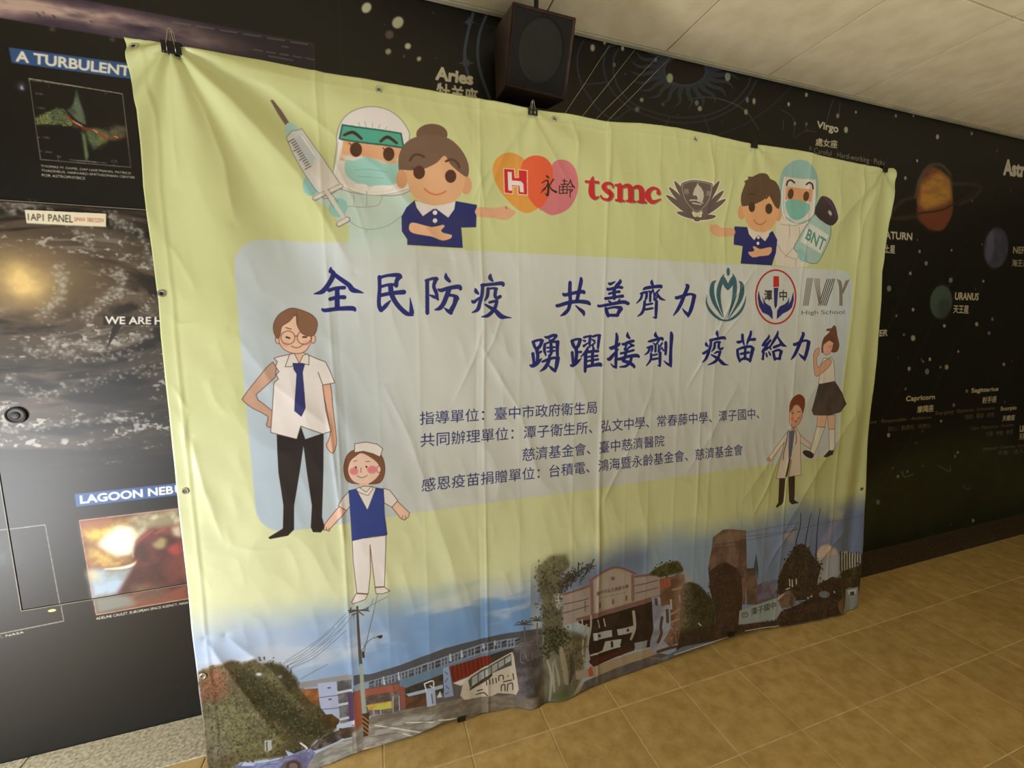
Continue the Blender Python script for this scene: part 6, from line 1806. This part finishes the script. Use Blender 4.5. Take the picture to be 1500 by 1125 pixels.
clip_at((252, 71), 'black binder clip at the top left corner beside the first eyelet', size=.044)
clip_at((780, 164), 'black binder clip in the middle of the top hem, right below the loudspeaker', size=.034)
clip_at((1104, 213), 'black binder clip on the top hem above the hooded medic, right of the middle', size=.034, wm=m_black)
clip_at((1295, 248), 'black binder clip pinching the top right corner of the banner', size=.040, wm=m_black)
clip_at((676, 1052), 'black binder clip on the bottom hem below the printed white billboard', up=False, size=.032, wires=False)
clip_at((1071, 929), 'black binder clip on the bottom hem below the printed chapel tower', up=False, size=.032, wires=False)

# ================================================================ LOUDSPEAKER


def at3(p, Y):
    q = unproject([p], Y)[0]
    return Vector((q[0], Y, q[1]))


spk = empty('loudspeaker', (.68, 1.6, CEIL_Z), label='dark brown loudspeaker hung under the ceiling, tilted down above the middle of the banner', category='speaker')
yb, yt = 1.50, 1.405
FBL, FBR, FTL, FTR = at3((741.6, 125), yb), at3((829, 146.5), yb), at3((751.2, 1.5), yt), at3((844.5, 26), yt)
ybk = 1.715
BBL, BBR, BTL = at3((726.4, 148), ybk), None, at3((728, 46), ybk + .02)
BBR = BBL + Vector(((FBR - FBL).length * .96, 0, 0))
BTL.x = BBL.x
BTR = BTL + Vector(((FBR - FBL).length * .96, 0, 0))
HX = [FBL, FBR, FTR, FTL, BBL, BBR, BTR, BTL]
bm = bmesh.new()
vs = [bm.verts.new(p) for p in HX]
fr = bm.faces.new((vs[0], vs[1], vs[2], vs[3]))
for a in ((1, 5, 6, 2), (5, 4, 7, 6), (4, 0, 3, 7), (3, 2, 6, 7), (4, 5, 1, 0)):
    bm.faces.new([vs[k] for k in a])
bmesh.ops.recalc_face_normals(bm, faces=bm.faces)
bmesh.ops.inset_individual(bm, faces=[fr], thickness=.012, depth=0)
bmesh.ops.translate(bm, verts=list(fr.verts), vec=-fr.normal * .010)
bmesh.ops.bevel(bm, geom=[e for e in bm.edges if len(e.link_faces) == 2 and e.calc_face_angle() > 1.0 and not (set(e.verts) & set(fr.verts))], offset=.0025, segments=2, affect='EDGES')
fc, fn = None, None
cab = from_bm('cabinet', bm, m_wood)
sinv = Matrix.Translation(spk.location).inverted()
cab.parent = spk
cab.matrix_parent_inverse = sinv
ctr = (FBL + FBR + FTL + FTR) / 4
ux = (FBR - FBL).normalized()
uz = ((FTL - FBL) - ux * (FTL - FBL).dot(ux)).normalized()
nrm = -ux.cross(uz)
nrm = nrm if nrm.y < 0 else -nrm
bm = bmesh.new()
nu, nv = 22, 26
gv = []
for j in range(nv + 1):
    row = []
    for i in range(nu + 1):
        a, b = i / nu, j / nv
        a2, b2 = .05 + .90 * a, .04 + .92 * b
        p = (FBL * (1 - a2) + FBR * a2) * (1 - b2) + (FTL * (1 - a2) + FTR * a2) * b2
        rr = math.hypot((a2 - .5) / .36, (b2 - .52) / .37)
        hgt = -.0062 + (.004 * (1 - rr * rr) if rr < 1 else 0)
        row.append(bm.verts.new(p + nrm * hgt))
    gv.append(row)
for j in range(nv):
    for i in range(nu):
        bm.faces.new((gv[j][i], gv[j][i + 1], gv[j + 1][i + 1], gv[j + 1][i]))
gr_ = from_bm('grille', bm, m_grille, smooth=True)
gr_.parent = spk
gr_.matrix_parent_inverse = sinv
bm = bmesh.new()
n = 40
rings = []
hh = (FTL - FBL).length
ww = (FBR - FBL).length
for r_, dp in ((.30, -.0035), (.28, -.0010), (.26, -.0012), (.10, -.0012), (.0, -.0005)):
    rings.append([bm.verts.new(ctr + ux * (r_ * ww * 1.15 * math.cos(k * 2 * math.pi / n)) + uz * (hh * .02 + r_ * ww * 1.3 * math.sin(k * 2 * math.pi / n)) + nrm * dp) for k in range(n)])
for a, b in zip(rings, rings[1:]):
    for k in range(n):
        try:
            bm.faces.new((a[k], a[(k + 1) % n], b[(k + 1) % n], b[k]))
        except ValueError:
            pass
bmesh.ops.remove_doubles(bm, verts=bm.verts, dist=1e-5)
cn = from_bm('driver', bm, m_cone, smooth=True)
cn.parent = spk
cn.matrix_parent_inverse = sinv
# ceiling bracket: round plate, stem, yoke
bm = bmesh.new()
tm = (FTL + FTR + BTL + BTR) / 4
bp_ = Vector((tm.x + .03, tm.y + .03, CEIL_Z))
for r_, z0, z1 in ((.055, -.010, 0),):
    bmesh.ops.create_cone(bm, cap_ends=True, segments=28, radius1=r_ * .92, radius2=r_, depth=z1 - z0, matrix=Matrix.Translation(bp_ + Vector((0, 0, (z0 + z1) / 2))))
pl = from_bm('mounting_plate', bm, m_plate)
pl.parent = spk
pl.matrix_parent_inverse = sinv
bm = bmesh.new()
tube_bm(bm, [bp_, Vector((bp_.x, bp_.y, tm.z + .01)), tm - Vector((0, 0, .01))], .009, 12)
stm = from_bm('stem', bm, m_black, smooth=True)
stm.parent = spk
stm.matrix_parent_inverse = sinv

# ================================================================ CORDS between ceiling edge and banner
CORDS = [((893, 66), (831, 163), 'leftmost of the four thin straight cords slanting from ceiling to banner top'),
         ((930, 73), (856, 168), 'second from left of the four thin straight cords above the banner'),
         ((965, 82), (876, 172), 'third from left of the four thin straight cords above the banner'),
         ((980, 86), (892, 176), 'rightmost of the four thin straight cords slanting from ceiling to banner top')]
for a, b, lab in CORDS:
    A = at3(a, WALL_Y - .03)
    Bq = at3(b, BAN_Y + .03)
    Bp = Bq + (Bq - A) * .12
    Bp.y = BAN_Y + .025
    mid = (A + Bp) / 2 + Vector((0, 0, -.002))
    bm = bmesh.new()
    tube_bm(bm, [A, A * .75 + Bp * .25, mid, A * .25 + Bp * .75, Bp], .0008, 6)
    from_bm('cord', bm, m_cord, smooth=True, label=lab, category='cord', group='thin cords slanting behind the banner')
